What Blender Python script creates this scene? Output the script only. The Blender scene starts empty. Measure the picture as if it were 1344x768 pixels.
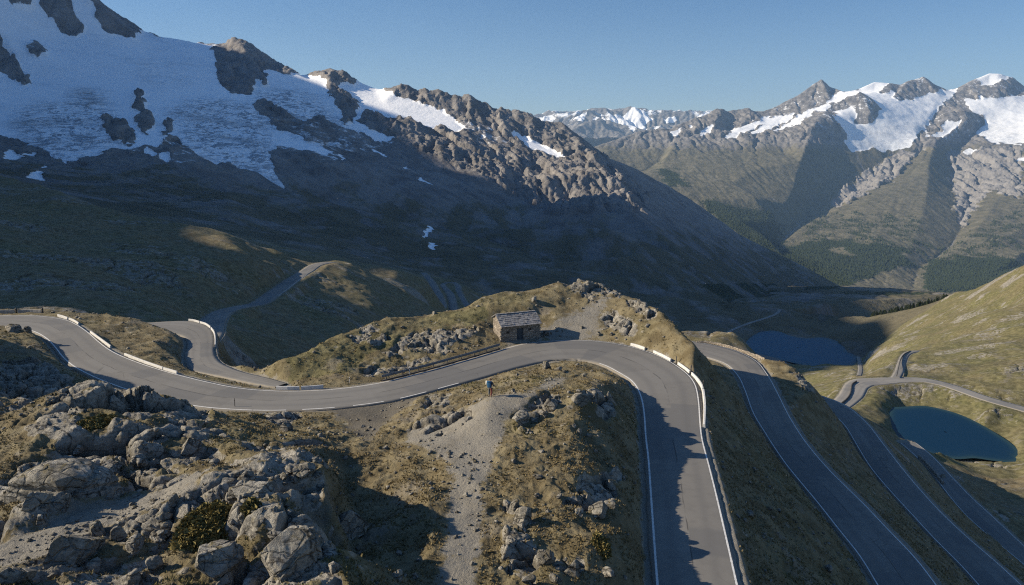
import bpy, bmesh, math, random
import numpy as np
from mathutils import Vector, Matrix
from mathutils.geometry import delaunay_2d_cdt

random.seed(7)
rng = np.random.default_rng(11)
C = bpy.context.scene.collection
F32 = np.float32

# ------------------------------------------------------------------ camera model
W0, H0, FPX = 1344.0, 768.0, 896.0
PITCH = math.atan(184.0 / 896.0)
SP, CP = math.sin(PITCH), math.cos(PITCH)
CAMZ = 27.0
SUN_EL = 27.0

def bb(py): return (384.0 - py) / FPX
def tanT(py):                                   # depression (tangent) of an image row
    b = bb(py); return (SP - b * CP) / (CP + b * SP)
def sx(px, py):
    return (px - 672.0) / FPX / (CP + bb(py) * SP)
def at_z(px, py, z):                            # point of the level z seen at a pixel
    T = tanT(py); Y = (CAMZ - z) / T
    return (sx(px, py) * Y, Y, z)
def at_y(px, py, Y):
    return (sx(px, py) * Y, Y, CAMZ - tanT(py) * Y)
def project(X, Y, Z):
    dz = Z - CAMZ
    dc = Y * CP - dz * SP
    up = Y * SP + dz * CP
    return 672 + FPX * X / dc, 384 - FPX * up / dc

# ------------------------------------------------------------------ noise
_perm = rng.permutation(256).astype(np.int32)
_perm = np.concatenate([_perm, _perm, _perm])
_ga = np.linspace(0, 2 * np.pi, 256, endpoint=False)
_gx, _gy = np.cos(_ga).astype(F32), np.sin(_ga).astype(F32)

def perlin(x, y, seed=0):
    x = np.asarray(x, dtype=np.float64) + seed * 17.31; y = np.asarray(y, dtype=np.float64) + seed * 7.77
    xi = np.floor(x); yi = np.floor(y)
    fx = (x - xi).astype(F32); fy = (y - yi).astype(F32)
    xi = (xi.astype(np.int64) & 255).astype(np.int32); yi = (yi.astype(np.int64) & 255).astype(np.int32)
    u = fx * fx * fx * (fx * (fx * 6 - 15) + 10); v = fy * fy * fy * (fy * (fy * 6 - 15) + 10)
    def g(ix, iy, dx, dy):
        h = _perm[_perm[ix] + iy]
        return _gx[h] * dx + _gy[h] * dy
    n00 = g(xi, yi, fx, fy); n10 = g(xi + 1, yi, fx - 1, fy)
    n01 = g(xi, yi + 1, fx, fy - 1); n11 = g(xi + 1, yi + 1, fx - 1, fy - 1)
    a = n00 + u * (n10 - n00); b = n01 + u * (n11 - n01)
    return (a + v * (b - a)) * 1.5

def fbm(x, y, octs=4, seed=0, gain=0.5, ridged=False):
    t = 0; a = 1.0; f = 1.0
    for o in range(octs):
        n = perlin(x * f, y * f, seed + o * 3)
        if ridged: n = 1 - 2 * np.abs(n)
        t = t + a * n; a *= gain; f *= 2.03
    return t

def worley(x, y, seed=0):
    """F1, F2, hash of nearest cell, vector to its point."""
    x = np.asarray(x, dtype=np.float64); y = np.asarray(y, dtype=np.float64)
    xi = np.floor(x).astype(np.int64); yi = np.floor(y).astype(np.int64)
    F1 = np.full(x.shape, 9.0, F32); F2 = np.full(x.shape, 9.0, F32)
    hid = np.zeros(x.shape, np.int32); vx = np.zeros(x.shape, F32); vy = np.zeros(x.shape, F32)
    for dx in (-1, 0, 1):
        for dy in (-1, 0, 1):
            cx = xi + dx; cy = yi + dy
            h = _perm[_perm[((cx + seed * 13) & 255)] + ((cy + seed * 5) & 255)]
            h2 = _perm[h + 57 + (seed & 7)]
            ox = (cx + 0.15 + 0.7 * h / 255.0 - x).astype(F32); oy = (cy + 0.15 + 0.7 * h2 / 255.0 - y).astype(F32)
            d = np.sqrt(ox * ox + oy * oy)
            m = d < F1
            F2 = np.where(m, F1, np.minimum(F2, d))
            hid = np.where(m, h, hid); vx = np.where(m, ox, vx); vy = np.where(m, oy, vy)
            F1 = np.where(m, d, F1)
    return F1, F2, hid, vx, vy

def sstep(a, b, x):
    t = np.clip((x - a) / (b - a), 0, 1); return t * t * (3 - 2 * t)

# ------------------------------------------------------------------ mesh helpers
def mesh_np(name, V, faces, mat=None, smooth=True, attrs=None):
    me = bpy.data.meshes.new(name)
    V = np.ascontiguousarray(V, dtype=F32)
    nf, k = faces.shape
    me.vertices.add(len(V)); me.vertices.foreach_set('co', V.ravel())
    me.loops.add(nf * k); me.loops.foreach_set('vertex_index', np.ascontiguousarray(faces, dtype=np.int32).ravel())
    me.polygons.add(nf)
    me.polygons.foreach_set('loop_start', np.arange(0, nf * k, k, dtype=np.int32))
    if smooth: me.polygons.foreach_set('use_smooth', np.ones(nf, dtype=bool))
    for an, av in (attrs or {}).items():
        a = me.attributes.new(an, 'FLOAT', 'POINT'); a.data.foreach_set('value', np.ascontiguousarray(av, dtype=F32).ravel())
    me.update(calc_edges=True)
    o = bpy.data.objects.new(name, me); C.objects.link(o)
    if mat: me.materials.append(mat)
    return o

def grid_faces(ny, nx):
    i = np.arange(ny * nx, dtype=np.int32).reshape(ny, nx)
    return np.stack([i[:-1, :-1], i[:-1, 1:], i[1:, 1:], i[1:, :-1]], -1).reshape(-1, 4)

def obj_bm(name, bm, mat, parent=None, smooth=False):
    me = bpy.data.meshes.new(name)
    bmesh.ops.recalc_face_normals(bm, faces=bm.faces)
    bm.to_mesh(me); bm.free()
    if smooth:
        for p in me.polygons: p.use_smooth = True
    if mat: me.materials.append(mat)
    o = bpy.data.objects.new(name, me); C.objects.link(o)
    if parent: o.parent = parent
    return o

def empty(name, loc=(0, 0, 0), rz=0.0):
    o = bpy.data.objects.new(name, None); C.objects.link(o)
    o.location = loc; o.rotation_euler = (0, 0, rz); o.empty_display_size = 0.3
    return o

def tag(o, label=None, cat=None, group=None, kind=None):
    if label: o['label'] = label
    if cat: o['category'] = cat
    if group: o['group'] = group
    if kind: o['kind'] = kind
    return o

def add_box(bm, cx, cy, cz, sxx, sy, sz, rot=None, bevel=0.0):
    r = bmesh.ops.create_cube(bm, size=1.0)
    vs = r['verts']
    M = Matrix.Translation((cx, cy, cz)) @ (rot.to_4x4() if rot else Matrix.Identity(4)) @ Matrix.Diagonal((sxx, sy, sz, 1))
    bmesh.ops.transform(bm, matrix=M, verts=vs)
    if bevel:
        es = list({e for v in vs for e in v.link_edges})
        bmesh.ops.bevel(bm, geom=es, offset=bevel, segments=2, affect='EDGES', profile=0.6)
    return vs

def add_tube(bm, pts, radii, n=8, cap=True):
    pts = [Vector(p) for p in pts]
    rings = []
    for i, p in enumerate(pts):
        d = (pts[min(i + 1, len(pts) - 1)] - pts[max(i - 1, 0)]).normalized()
        a = d.orthogonal().normalized() if i == 0 else (a0 - d * a0.dot(d)).normalized()
        a0 = a; b = d.cross(a)
        r = radii[i] if hasattr(radii, '__len__') else radii
        rings.append([bm.verts.new(p + (a * math.cos(t) + b * math.sin(t)) * r) for t in [2 * math.pi * k / n for k in range(n)]])
    for q, w in zip(rings[:-1], rings[1:]):
        for k in range(n): bm.faces.new((q[k], q[(k + 1) % n], w[(k + 1) % n], w[k]))
    if cap:
        bm.faces.new(rings[0][::-1]); bm.faces.new(rings[-1])

# ------------------------------------------------------------------ node helpers
class NT:
    def __init__(self, name):
        self.m = bpy.data.materials.new(name); self.m.use_nodes = True
        self.t = self.m.node_tree; self.t.nodes.clear()
        self.out = self.n('ShaderNodeOutputMaterial')
        g = self.n('ShaderNodeNewGeometry'); self.pos = g.outputs['Position']; self.geo = g
    def n(self, typ, **kw):
        nd = self.t.nodes.new(typ)
        for k, v in kw.items(): setattr(nd, k, v)
        return nd
    def l(self, a, b): self.t.links.new(a, b)
    def put(self, sock, v):
        if hasattr(v, 'links') or isinstance(v, bpy.types.NodeSocket): self.l(v, sock)
        elif isinstance(v, (tuple, list)) and len(v) == 3 and sock.type == 'RGBA': sock.default_value = (*v, 1)
        else: sock.default_value = v
    def attr(self, name):
        return self.n('ShaderNodeAttribute', attribute_name=name).outputs['Fac']
    def noise(self, scale, detail=4, rough=0.55, vec=None, dist=0.0):
        nd = self.n('ShaderNodeTexNoise'); self.l(vec or self.pos, nd.inputs['Vector'])
        nd.inputs['Scale'].default_value = scale; nd.inputs['Detail'].default_value = detail
        nd.inputs['Roughness'].default_value = rough; nd.inputs['Distortion'].default_value = dist
        return nd.outputs['Fac']
    def voro(self, scale, feature='F1', vec=None, out='Distance'):
        nd = self.n('ShaderNodeTexVoronoi', feature=feature); self.l(vec or self.pos, nd.inputs['Vector'])
        nd.inputs['Scale'].default_value = scale
        return nd.outputs[out]
    def map(self, scale, rot=(0, 0, 0), vec=None):
        nd = self.n('ShaderNodeMapping'); self.l(vec or self.pos, nd.inputs['Vector'])
        nd.inputs['Scale'].default_value = scale; nd.inputs['Rotation'].default_value = rot
        return nd.outputs[0]
    def warp(self, scale, amt):
        nd = self.n('ShaderNodeTexNoise'); self.l(self.pos, nd.inputs['Vector']); nd.inputs['Scale'].default_value = scale; nd.inputs['Detail'].default_value = 4
        a = self.n('ShaderNodeVectorMath', operation='SCALE'); self.l(nd.outputs['Color'], a.inputs[0]); a.inputs['Scale'].default_value = amt
        b = self.n('ShaderNodeVectorMath', operation='ADD'); self.l(self.pos, b.inputs[0]); self.l(a.outputs[0], b.inputs[1])
        return b.outputs[0]
    def math(self, op, a, b=0.0, c=None, clamp=False):
        nd = self.n('ShaderNodeMath', operation=op, use_clamp=clamp)
        self.put(nd.inputs[0], a); self.put(nd.inputs[1], b)
        if c is not None: self.put(nd.inputs[2], c)
        return nd.outputs[0]
    def ramp(self, v, a, b, lo=0.0, hi=1.0):
        nd = self.n('ShaderNodeMapRange', interpolation_type='SMOOTHSTEP')
        self.put(nd.inputs[0], v); nd.inputs[1].default_value = a; nd.inputs[2].default_value = b
        nd.inputs[3].default_value = lo; nd.inputs[4].default_value = hi
        return nd.outputs[0]
    def mix(self, f, a, b):
        nd = self.n('ShaderNodeMix', data_type='RGBA')
        self.put(nd.inputs[0], f); self.put(nd.inputs[6], a); self.put(nd.inputs[7], b)
        return nd.outputs[2]
    def mul(self, a, b, f=1.0):
        nd = self.n('ShaderNodeMix', data_type='RGBA', blend_type='MULTIPLY')
        self.put(nd.inputs[0], f); self.put(nd.inputs[6], a); self.put(nd.inputs[7], b)
        return nd.outputs[2]
    def grey(self, v):
        nd = self.n('ShaderNodeCombineColor'); 
        for i in range(3): self.l(v, nd.inputs[i])
        return nd.outputs[0]
    def bump(self, h, dist, strength=1.0, nrm=None):
        nd = self.n('ShaderNodeBump'); self.put(nd.inputs['Height'], h)
        nd.inputs['Distance'].default_value = dist; nd.inputs['Strength'].default_value = strength
        if nrm: self.l(nrm, nd.inputs['Normal'])
        return nd.outputs[0]
    def finish(self, col, rough=0.9, nrm=None, spec=0.2, metal=0.0):
        b = self.n('ShaderNodeBsdfPrincipled')
        self.put(b.inputs['Base Color'], col); self.put(b.inputs['Roughness'], rough)
        b.inputs['Specular IOR Level'].default_value = spec; b.inputs['Metallic'].default_value = metal
        if nrm: self.l(nrm, b.inputs['Normal'])
        self.l(b.outputs[0], self.out.inputs[0])
        return self.m

def rock_colour(q, k=1.0, near=True):
    n1 = q.noise(0.5, 6, 0.6); n2 = q.noise(4.0, 6, 0.7)
    c = q.mix(q.ramp(n1, 0.35, 0.65), (0.165 * k, 0.152 * k, 0.128 * k), (0.305 * k, 0.282 * k, 0.240 * k))
    c = q.mix(q.ramp(n2, 0.48, 0.64, 0, 0.75), c, (0.088 * k, 0.083 * k, 0.074 * k))
    if near:
        l = q.noise(1.7, 5, 0.7, dist=0.6)
        c = q.mix(q.ramp(l, 0.54, 0.68, 0, 0.65), c, (0.125, 0.102, 0.052))
        cv = q.voro(0.42, 'DISTANCE_TO_EDGE', vec=q.map((0.6, 1.3, 1.0), (0.3, 0.2, 0.65), q.warp(1.4, 0.5)))
        c = q.mix(q.math('MULTIPLY', q.ramp(cv, 0.006, 0.035, 0.85, 0), q.ramp(q.noise(0.35, 3), 0.40, 0.55)), c, (0.035, 0.030, 0.024))
        cv2 = q.voro(1.25, 'DISTANCE_TO_EDGE', vec=q.map((0.55, 1.4, 1.0), (0.5, -0.2, 0.8), q.warp(3.0, 0.25)))
        c = q.mix(q.math('MULTIPLY', q.ramp(cv2, 0.008, 0.05, 0.8, 0), q.ramp(q.noise(0.6, 4), 0.46, 0.58)), c, (0.040, 0.034, 0.027))
        pl = q.noise(0.9, 5, 0.7, dist=0.4)
        c = q.mix(q.ramp(pl, 0.55, 0.66, 0, 0.55), c, (0.40 * k, 0.375 * k, 0.325 * k))
        st = q.noise(2.2, 5, 0.6, vec=q.map((0.35, 1.0, 2.2), (0.35, 0.2, 0.5)))
        c = q.mix(q.ramp(st, 0.52, 0.62, 0, 0.45), c, (0.40 * k, 0.37 * k, 0.31 * k))
    return c

def mat_ground():
    q = NT('ground')
    rock = q.attr('rock'); grav = q.attr('gravel'); green = q.attr('green'); pale = q.attr('pale')
    n_big = q.noise(0.045, 4); n_mid = q.noise(0.5, 5, 0.6); n_fine = q.noise(4.5, 5, 0.7); n_x = q.noise(16.0, 3, 0.7)
    # dry autumn grass
    tan = q.mix(q.ramp(n_mid, 0.35, 0.65), (0.122, 0.097, 0.054), (0.200, 0.168, 0.102))
    olive = q.mix(q.ramp(n_mid, 0.35, 0.65), (0.084, 0.082, 0.036), (0.160, 0.148, 0.068))
    gf = q.math('ADD', q.math('MULTIPLY', q.math('SUBTRACT', n_big, 0.5), 2.2), green, clamp=True)
    g = q.mix(gf, tan, olive)
    g = q.mix(q.ramp(n_fine, 0.54, 0.72, 0, 0.35), g, (0.065, 0.050, 0.026))
    g = q.mix(q.ramp(n_x, 0.58, 0.75, 0, 0.5), g, (0.25, 0.19, 0.10))
    # bare stony soil breaking through
    soil = q.mix(n_fine, (0.13, 0.115, 0.092), (0.25, 0.225, 0.19))
    sp = q.noise(0.16, 5, 0.65)
    g = q.mix(q.ramp(sp, 0.56, 0.66, 0, 0.55), g, soil)
    # loose pale stones on the turf
    v = q.voro(0.55); vv = q.noise(0.09, 3)
    sel = q.math('MULTIPLY', q.ramp(v, 0.10, 0.22, 1, 0), q.ramp(vv, 0.45, 0.6))
    g = q.mix(q.math('MULTIPLY', sel, 0.55), g, (0.36, 0.33, 0.28))
    # gravel
    gv = q.voro(9.0, out='Color')
    gr = q.mix(q.math('MULTIPLY', q.noise(7.0, 5, 0.8), 1.0), (0.135, 0.124, 0.103), (0.32, 0.295, 0.25))
    gr = q.mix(q.ramp(n_mid, 0.45, 0.75, 0, 0.5), gr, (0.17, 0.145, 0.105))
    gr = q.mul(gr, q.mix(pale, (1, 1, 1), (0.5, 0.49, 0.48)))
    g = q.mix(q.ramp(q.math('ADD', q.math('ADD', grav, q.math('MULTIPLY', q.math('SUBTRACT', n_fine, 0.5), 0.9)), q.math('MULTIPLY', q.math('SUBTRACT', q.noise(0.8, 5, 0.65), 0.52), 1.7)), 0.40, 0.72), g, gr)
    rc = rock_colour(q)
    rm = q.math('ADD', rock, q.math('MULTIPLY', q.math('SUBTRACT', q.noise(1.6, 6, 0.7), 0.5), 0.9))
    # moss and turf sit on the gentle parts of the rock
    nz = q.n('ShaderNodeSeparateXYZ'); q.l(q.geo.outputs['Normal'], nz.inputs[0])
    flat = q.ramp(nz.outputs[2], 0.72, 0.95)
    turf = q.math('MULTIPLY', flat, q.ramp(q.noise(0.55, 5, 0.65), 0.49, 0.58))
    rm = q.math('SUBTRACT', rm, q.math('MULTIPLY', turf, 0.55))
    steep = q.ramp(nz.outputs[2], 0.80, 0.55)
    rm = q.math('ADD', rm, q.math('MULTIPLY', steep, 0.32))
    col = q.mix(q.ramp(rm, 0.40, 0.56), g, rc)
    crack = q.attr('crack')
    col = q.mix(q.math('MULTIPLY', crack, 0.75), col, (0.035, 0.028, 0.018))
    hgt = q.math('ADD', q.math('MULTIPLY', n_fine, 0.6), q.math('ADD', q.math('MULTIPLY', n_mid, 0.9), q.math('MULTIPLY', n_x, 0.22)))
    return q.finish(col, 0.95, q.bump(hgt, 0.30, 0.85), 0.12)

def mat_far(name, vk=1.0):
    q = NT(name)
    snow = q.attr('snow'); veg = q.attr('veg'); forest = q.attr('forest'); scree = q.attr('scree')
    n0 = q.noise(0.0022, 6, 0.6); n1 = q.noise(0.012, 7, 0.62); n2 = q.noise(0.06, 5, 0.7)
    st = q.noise(0.02, 6, 0.65, vec=q.map((1.0, 0.35, 1.6), (0.3, 0.2, 0.4)))
    rock = q.mix(q.ramp(n1, 0.35, 0.65), (0.140, 0.130, 0.121), (0.265, 0.245, 0.226))
    rock = q.mix(q.ramp(st, 0.52, 0.68, 0, 0.6), rock, (0.080, 0.072, 0.068))
    scr = q.mix(n1, (0.20, 0.185, 0.17), (0.32, 0.30, 0.28))
    rock = q.mix(q.math('MULTIPLY', scree, q.ramp(n2, 0.3, 0.6)), rock, scr)
    vg = q.mix(q.ramp(n1, 0.35, 0.65), (0.100, 0.090, 0.054), (0.165, 0.142, 0.092))
    vg = q.mix(q.ramp(n2, 0.55, 0.7, 0, 0.45), vg, (0.07, 0.065, 0.035))
    vg = q.mul(vg, (vk, vk * 1.02, vk * 1.05))
    col = q.mix(q.ramp(q.math('ADD', veg, q.math('MULTIPLY', q.math('SUBTRACT', n1, 0.5), 1.3)), 0.35, 0.65), rock, vg)
    fr = q.mix(q.ramp(n2, 0.4, 0.62), (0.022, 0.032, 0.018), (0.060, 0.070, 0.036))
    col = q.mix(q.ramp(q.math('ADD', forest, q.math('MULTIPLY', q.math('SUBTRACT', q.noise(0.02, 6, 0.7), 0.5), 1.5)), 0.42, 0.6), col, fr)
    sn = q.mix(q.ramp(q.noise(0.012, 7, 0.7, vec=q.map((1, 0.5, 2.5))), 0.48, 0.72), (0.93, 0.93, 0.93), (0.80, 0.82, 0.84))
    ice = q.attr('ice')
    lines = q.noise(0.035, 6, 0.7, vec=q.map((1.0, 0.45, 3.0), (0.0, 0.0, 0.5)), dist=1.5)
    sn = q.mix(q.math('MULTIPLY', ice, q.ramp(lines, 0.48, 0.56, 0, 0.8)), sn, (0.20, 0.23, 0.26))
    dirt = q.noise(0.004, 6, 0.65, vec=q.map((0.5, 1.2, 3.0), (0.0, 0.0, 0.4)))
    sn = q.mix(q.math('MULTIPLY', ice, q.ramp(dirt, 0.50, 0.66, 0, 0.55)), sn, (0.30, 0.30, 0.30))
    sm = q.math('ADD', snow, q.math('MULTIPLY', q.math('SUBTRACT', q.noise(0.03, 7, 0.72), 0.5), 0.75))
    sm = q.math('ADD', sm, q.math('MULTIPLY', q.math('SUBTRACT', q.noise(0.006, 4, 0.6), 0.5), 0.35))
    col = q.mix(q.ramp(sm, 0.44, 0.54), col, sn)
    hgt = q.math('ADD', q.math('MULTIPLY', n1, 1.0), q.math('MULTIPLY', n2, 0.45))
    bm_amt = q.math('SUBTRACT', 1.0, q.math('MULTIPLY', snow, 0.7))
    return q.finish(col, 0.95, q.bump(q.math('MULTIPLY', hgt, bm_amt), 16.0, 0.8), 0.1)

def mat_asphalt(name='asphalt', base=0.155):
    q = NT(name)
    n0 = q.noise(0.12, 4); n1 = q.noise(1.2, 5, 0.6); n2 = q.noise(30.0, 3, 0.8)
    uv = q.n('ShaderNodeUVMap').outputs[0]
    s = q.n('ShaderNodeSeparateXYZ'); q.l(uv, s.inputs[0])
    wob = q.math('MULTIPLY', q.math('SUBTRACT', q.noise(0.35, 3), 0.5), 0.05)
    u = q.math('ADD', s.outputs[0], wob)
    c = q.mix(n0, (base * 0.90, base * 0.85, base * 0.77), (base * 1.18, base * 1.10, base * 0.98))
    c = q.mix(q.ramp(n1, 0.42, 0.72, 0, 0.38), c, (base * 0.66, base * 0.64, base * 0.62))
    c = q.mix(q.ramp(n2, 0.5, 0.75, 0, 0.35), c, (base * 1.5, base * 1.45, base * 1.36))
    fl = q.math('FLOOR', q.math('MULTIPLY', s.outputs[0], 2.0))
    cx = q.n('ShaderNodeCombineXYZ'); q.l(q.math('MULTIPLY', fl, 7.3), cx.inputs[0]); q.l(q.math('MULTIPLY', s.outputs[1], 0.06), cx.inputs[1])
    pt = q.noise(1.0, 1, 0.5, vec=cx.outputs[0])
    c = q.mix(q.ramp(pt, 0.56, 0.575, 0, 0.55), c, (base * 0.70, base * 0.69, base * 0.68))
    c = q.mix(q.ramp(pt, 0.43, 0.42, 0, 0.40), c, (base * 1.22, base * 1.16, base * 1.06))
    # worn wheel tracks and the paving seam along the middle
    tr = q.math('ABSOLUTE', q.math('SUBTRACT', q.math('ABSOLUTE', q.math('SUBTRACT', u, 0.5)), 0.235))
    c = q.mix(q.ramp(tr, 0.0, 0.10, 0.32, 0), c, (base * 0.66, base * 0.64, base * 0.62))
    seam = q.math('ABSOLUTE', q.math('SUBTRACT', u, 0.515))
    c = q.mix(q.math('MULTIPLY', q.ramp(seam, 0.004, 0.011, 0.75, 0), q.ramp(q.noise(0.22, 3), 0.42, 0.58)), c, (0.04, 0.038, 0.036))
    cr = q.voro(0.28, 'DISTANCE_TO_EDGE', vec=q.map((1, 1, 0)))
    c = q.mix(q.math('MULTIPLY', q.ramp(cr, 0.004, 0.016, 0.45, 0), q.ramp(q.noise(0.08, 3), 0.54, 0.64)), c, (0.05, 0.046, 0.042))
    ed = q.math('ABSOLUTE', q.math('SUBTRACT', s.outputs[0], 0.5))
    dust = q.math('MULTIPLY', q.ramp(q.math('ADD', ed, q.math('MULTIPLY', q.math('SUBTRACT', n1, 0.5), 0.16)), 0.44, 0.51), 0.65)
    c = q.mix(dust, c, (0.22, 0.19, 0.145))
    return q.finish(c, q.ramp(n1, 0.3, 0.7, 0.72, 0.88), q.bump(n2, 0.01, 0.5), 0.3)

def mat_simple(name, c1, c2, scale=3.0, rough=0.8, bump=0.02, spec=0.3, metal=0.0, detail=5):
    q = NT(name)
    n = q.noise(scale, detail, 0.65)
    return q.finish(q.mix(q.ramp(n, 0.35, 0.65), c1, c2), rough, q.bump(n, bump), spec, metal)

def mat_paint(name, alb=0.75):
    q = NT(name)
    n = q.noise(3.0, 6, 0.75); n2 = q.noise(14.0, 4, 0.7)
    c = q.mix(q.ramp(n, 0.45, 0.75), (alb, alb * 0.98, alb * 0.94), (alb * 0.62, alb * 0.60, alb * 0.55))
    c = q.mix(q.ramp(n2, 0.60, 0.70, 0, 0.7), c, (0.22, 0.21, 0.19))
    return q.finish(c, 0.7, q.bump(n2, 0.01), 0.3)

def mat_boulder():
    q = NT('boulder_rock')
    tc = q.n('ShaderNodeTexCoord').outputs['Object']
    c = rock_colour(q)
    cr = q.noise(1.1, 7, 0.7, vec=q.map((1, 1, 2.6), (0.4, 0.3, 0.2), tc))
    c = q.mix(q.ramp(cr, 0.46, 0.5, 0.0, 0.0), c, (0.05, 0.045, 0.04))
    nz = q.n('ShaderNodeSeparateXYZ'); q.l(q.geo.outputs['Normal'], nz.inputs[0])
    moss = q.math('MULTIPLY', q.ramp(nz.outputs[2], 0.55, 0.95), q.ramp(q.noise(0.8, 6, 0.7), 0.54, 0.62))
    c = q.mix(q.math('MULTIPLY', moss, 0.8), c, (0.12, 0.095, 0.035))
    h = q.math('ADD', q.noise(3.0, 7, 0.7), q.math('MULTIPLY', q.noise(14, 4, 0.7), 0.35))
    h = q.math('ADD', h, q.ramp(q.voro(1.1, 'DISTANCE_TO_EDGE', vec=q.map((0.6, 1.3, 1.0), (0.3, 0.2, 0.65), q.warp(2.0, 0.4))), 0.0, 0.07, 0, 0.9))
    return q.finish(c, 0.92, q.bump(h, 0.20, 1.0), 0.15)

def mat_stonewall():
    q = NT('dry_stone')
    tc = q.n('ShaderNodeTexCoord').outputs['Object']
    mp = q.map((3.0, 3.0, 6.5), vec=tc)
    col = q.n('ShaderNodeTexVoronoi', feature='F1'); q.l(mp, col.inputs['Vector']); col.inputs['Scale'].default_value = 1.0
    edge = q.n('ShaderNodeTexVoronoi', feature='DISTANCE_TO_EDGE'); q.l(mp, edge.inputs['Vector']); edge.inputs['Scale'].default_value = 1.0
    sep = q.n('ShaderNodeSeparateColor'); q.l(col.outputs['Color'], sep.inputs[0])
    c = q.mix(sep.outputs[0], (0.20, 0.17, 0.14), (0.42, 0.36, 0.29))
    c = q.mix(q.ramp(q.noise(12, 5, 0.7, vec=tc), 0.5, 0.75, 0, 0.5), c, (0.15, 0.13, 0.11))
    c = q.mix(q.ramp(edge.outputs['Distance'], 0.0, 0.09, 0.85, 0), c, (0.05, 0.045, 0.038))
    h = q.math('ADD', q.ramp(edge.outputs['Distance'], 0.0, 0.16), q.math('MULTIPLY', sep.outputs[1], 0.6))
    return q.finish(c, 0.95, q.bump(h, 0.06, 0.9), 0.1)

def mat_water(name, deep, shallow):
    q = NT(name)
    n = q.noise(0.9, 4, 0.6); n2 = q.noise(0.02, 4)
    sh = q.attr('shore')
    c = q.mix(q.math('MULTIPLY', n2, 0.5), deep, tuple(v * 1.35 for v in deep))
    c = q.mix(sh, c, shallow)
    d = q.n('ShaderNodeBsdfDiffuse'); q.put(d.inputs[0], c)
    gl_ = q.n('ShaderNodeBsdfGlossy'); gl_.inputs['Roughness'].default_value = 0.15; q.l(q.bump(n, 0.10, 0.6), gl_.inputs['Normal'])
    mx = q.n('ShaderNodeMixShader'); mx.inputs[0].default_value = 0.06
    q.l(d.outputs[0], mx.inputs[1]); q.l(gl_.outputs[0], mx.inputs[2]); q.l(mx.outputs[0], q.out.inputs[0])
    return q.m

def mat_grass():
    q = NT('grass_blades')
    r = q.geo.outputs['Random Per Island']
    c = q.mix(q.ramp(r, 0.1, 0.9), (0.14, 0.108, 0.050), (0.27, 0.21, 0.11))
    c = q.mix(q.ramp(q.noise(0.09, 4), 0.48, 0.66, 0, 0.75), c, (0.105, 0.100, 0.034))
    return q.finish(c, 0.9, None, 0.1)

M = {}
M['ground'] = mat_ground()
M['left_mountain'] = mat_far('left_mountain', 0.85); M['range'] = mat_far('far_mountain'); M['asphalt'] = mat_asphalt()
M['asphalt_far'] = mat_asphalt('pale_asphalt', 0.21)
M['line'] = mat_paint('road_paint', 0.62)
M['white'] = mat_paint('white_barrier_paint', 0.55)
M['boulder'] = mat_boulder(); M['wall'] = mat_stonewall()
M['slab'] = mat_simple('roof_stone', (0.13, 0.125, 0.125), (0.30, 0.285, 0.275), 2.5, 0.9, 0.03, 0.15)
M['wood'] = mat_simple('weathered_wood', (0.055, 0.05, 0.05), (0.10, 0.095, 0.09), 6, 0.85, 0.02, 0.2)
M['rail'] = mat_simple('weathered_steel', (0.15, 0.135, 0.12), (0.26, 0.24, 0.215), 4, 0.6, 0.01, 0.4, 0.3)
M['post'] = mat_simple('dark_post', (0.05, 0.045, 0.04), (0.10, 0.09, 0.08), 5, 0.8, 0.01)
M['concrete'] = mat_simple('pale_concrete', (0.28, 0.265, 0.24), (0.46, 0.44, 0.40), 2.0, 0.9, 0.02, 0.15)
M['water_near'] = mat_water('tarn_water', (0.004, 0.021, 0.046), (0.020, 0.045, 0.052))
M['water_far'] = mat_water('lake_water', (0.022, 0.080, 0.130), (0.035, 0.085, 0.11))
M['grass'] = mat_grass()
M['needle'] = mat_simple('conifer_needles', (0.018, 0.028, 0.014), (0.050, 0.062, 0.028), 0.8, 0.9, 0.1, 0.1)
M['bark'] = mat_simple('bark', (0.06, 0.045, 0.035), (0.11, 0.09, 0.07), 3, 0.9, 0.05, 0.1)

# ------------------------------------------------------------------ polylines read off the picture
def L(s): return [tuple(float(v) for v in p.split(',')) for p in s.split()]

R1_OUT = L("-150,416 -60,415 0,414.5 30,414 60,416 85,420 100,426.5 115,436.5 130,449.5 147,461.5 170,472 195,481 225,490 262,499.5 287,505 312,509.5 336,512 361,513.5 398,513.5 436,511.5 466,508 496,503.5 526,497 561,488 596,478 631,468 658,460 672,455 697,450 722,448 752,446.5 782,448 807,451 832,456.5 854,463.5 874,472 889,481 902,491.5 911,503 914.5,514 917,531.5 918.5,554 921,576 928,603 937,638 946,676 954.5,713 967,768 990,870 1020,1010")
R1_IN = L("-150,431 -60,430 0,429 25,430.5 45,435 61,444 72,455 82,468 97,481 110,488 122,494 140,501.5 160,509 180,515 205,522 235,529 265,534 300,537 336,538.5 353,539 398,537.5 427,536 463,532.5 500,528 533.5,521 561,514 576,510 598,504 636,494 672,483 692,478 722,472.5 740,471 759,471.5 777,474.5 794,479.5 812,489 827,498 837,510 843,526.5 846,546.5 848,576 851,601 854.5,651 858,701 863,768 872,870 884,1010")
BR_OUT = L("180,424.5 197,424 220,422.5 249,421.5 265,424 275,430 279,439 279.5,456.5 281,469 291,479 312,489 336,495 351,498 373,504.5")
BR_IN = L("175,431 197,432 222,437 238,440 245,444.5 248,450 245.5,464 247,478 252,484 270,488 292,492.5 325,500 340,503 368,508")
R2_OUT = L("947,455 977,465 994.5,476.5 1008,494 1020.5,516.5 1033,541.5 1054,576 1080.5,608.5 1108,637 1138,666 1168,698.5 1198,728.5 1228,768 1300,860 1400,990")
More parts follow.
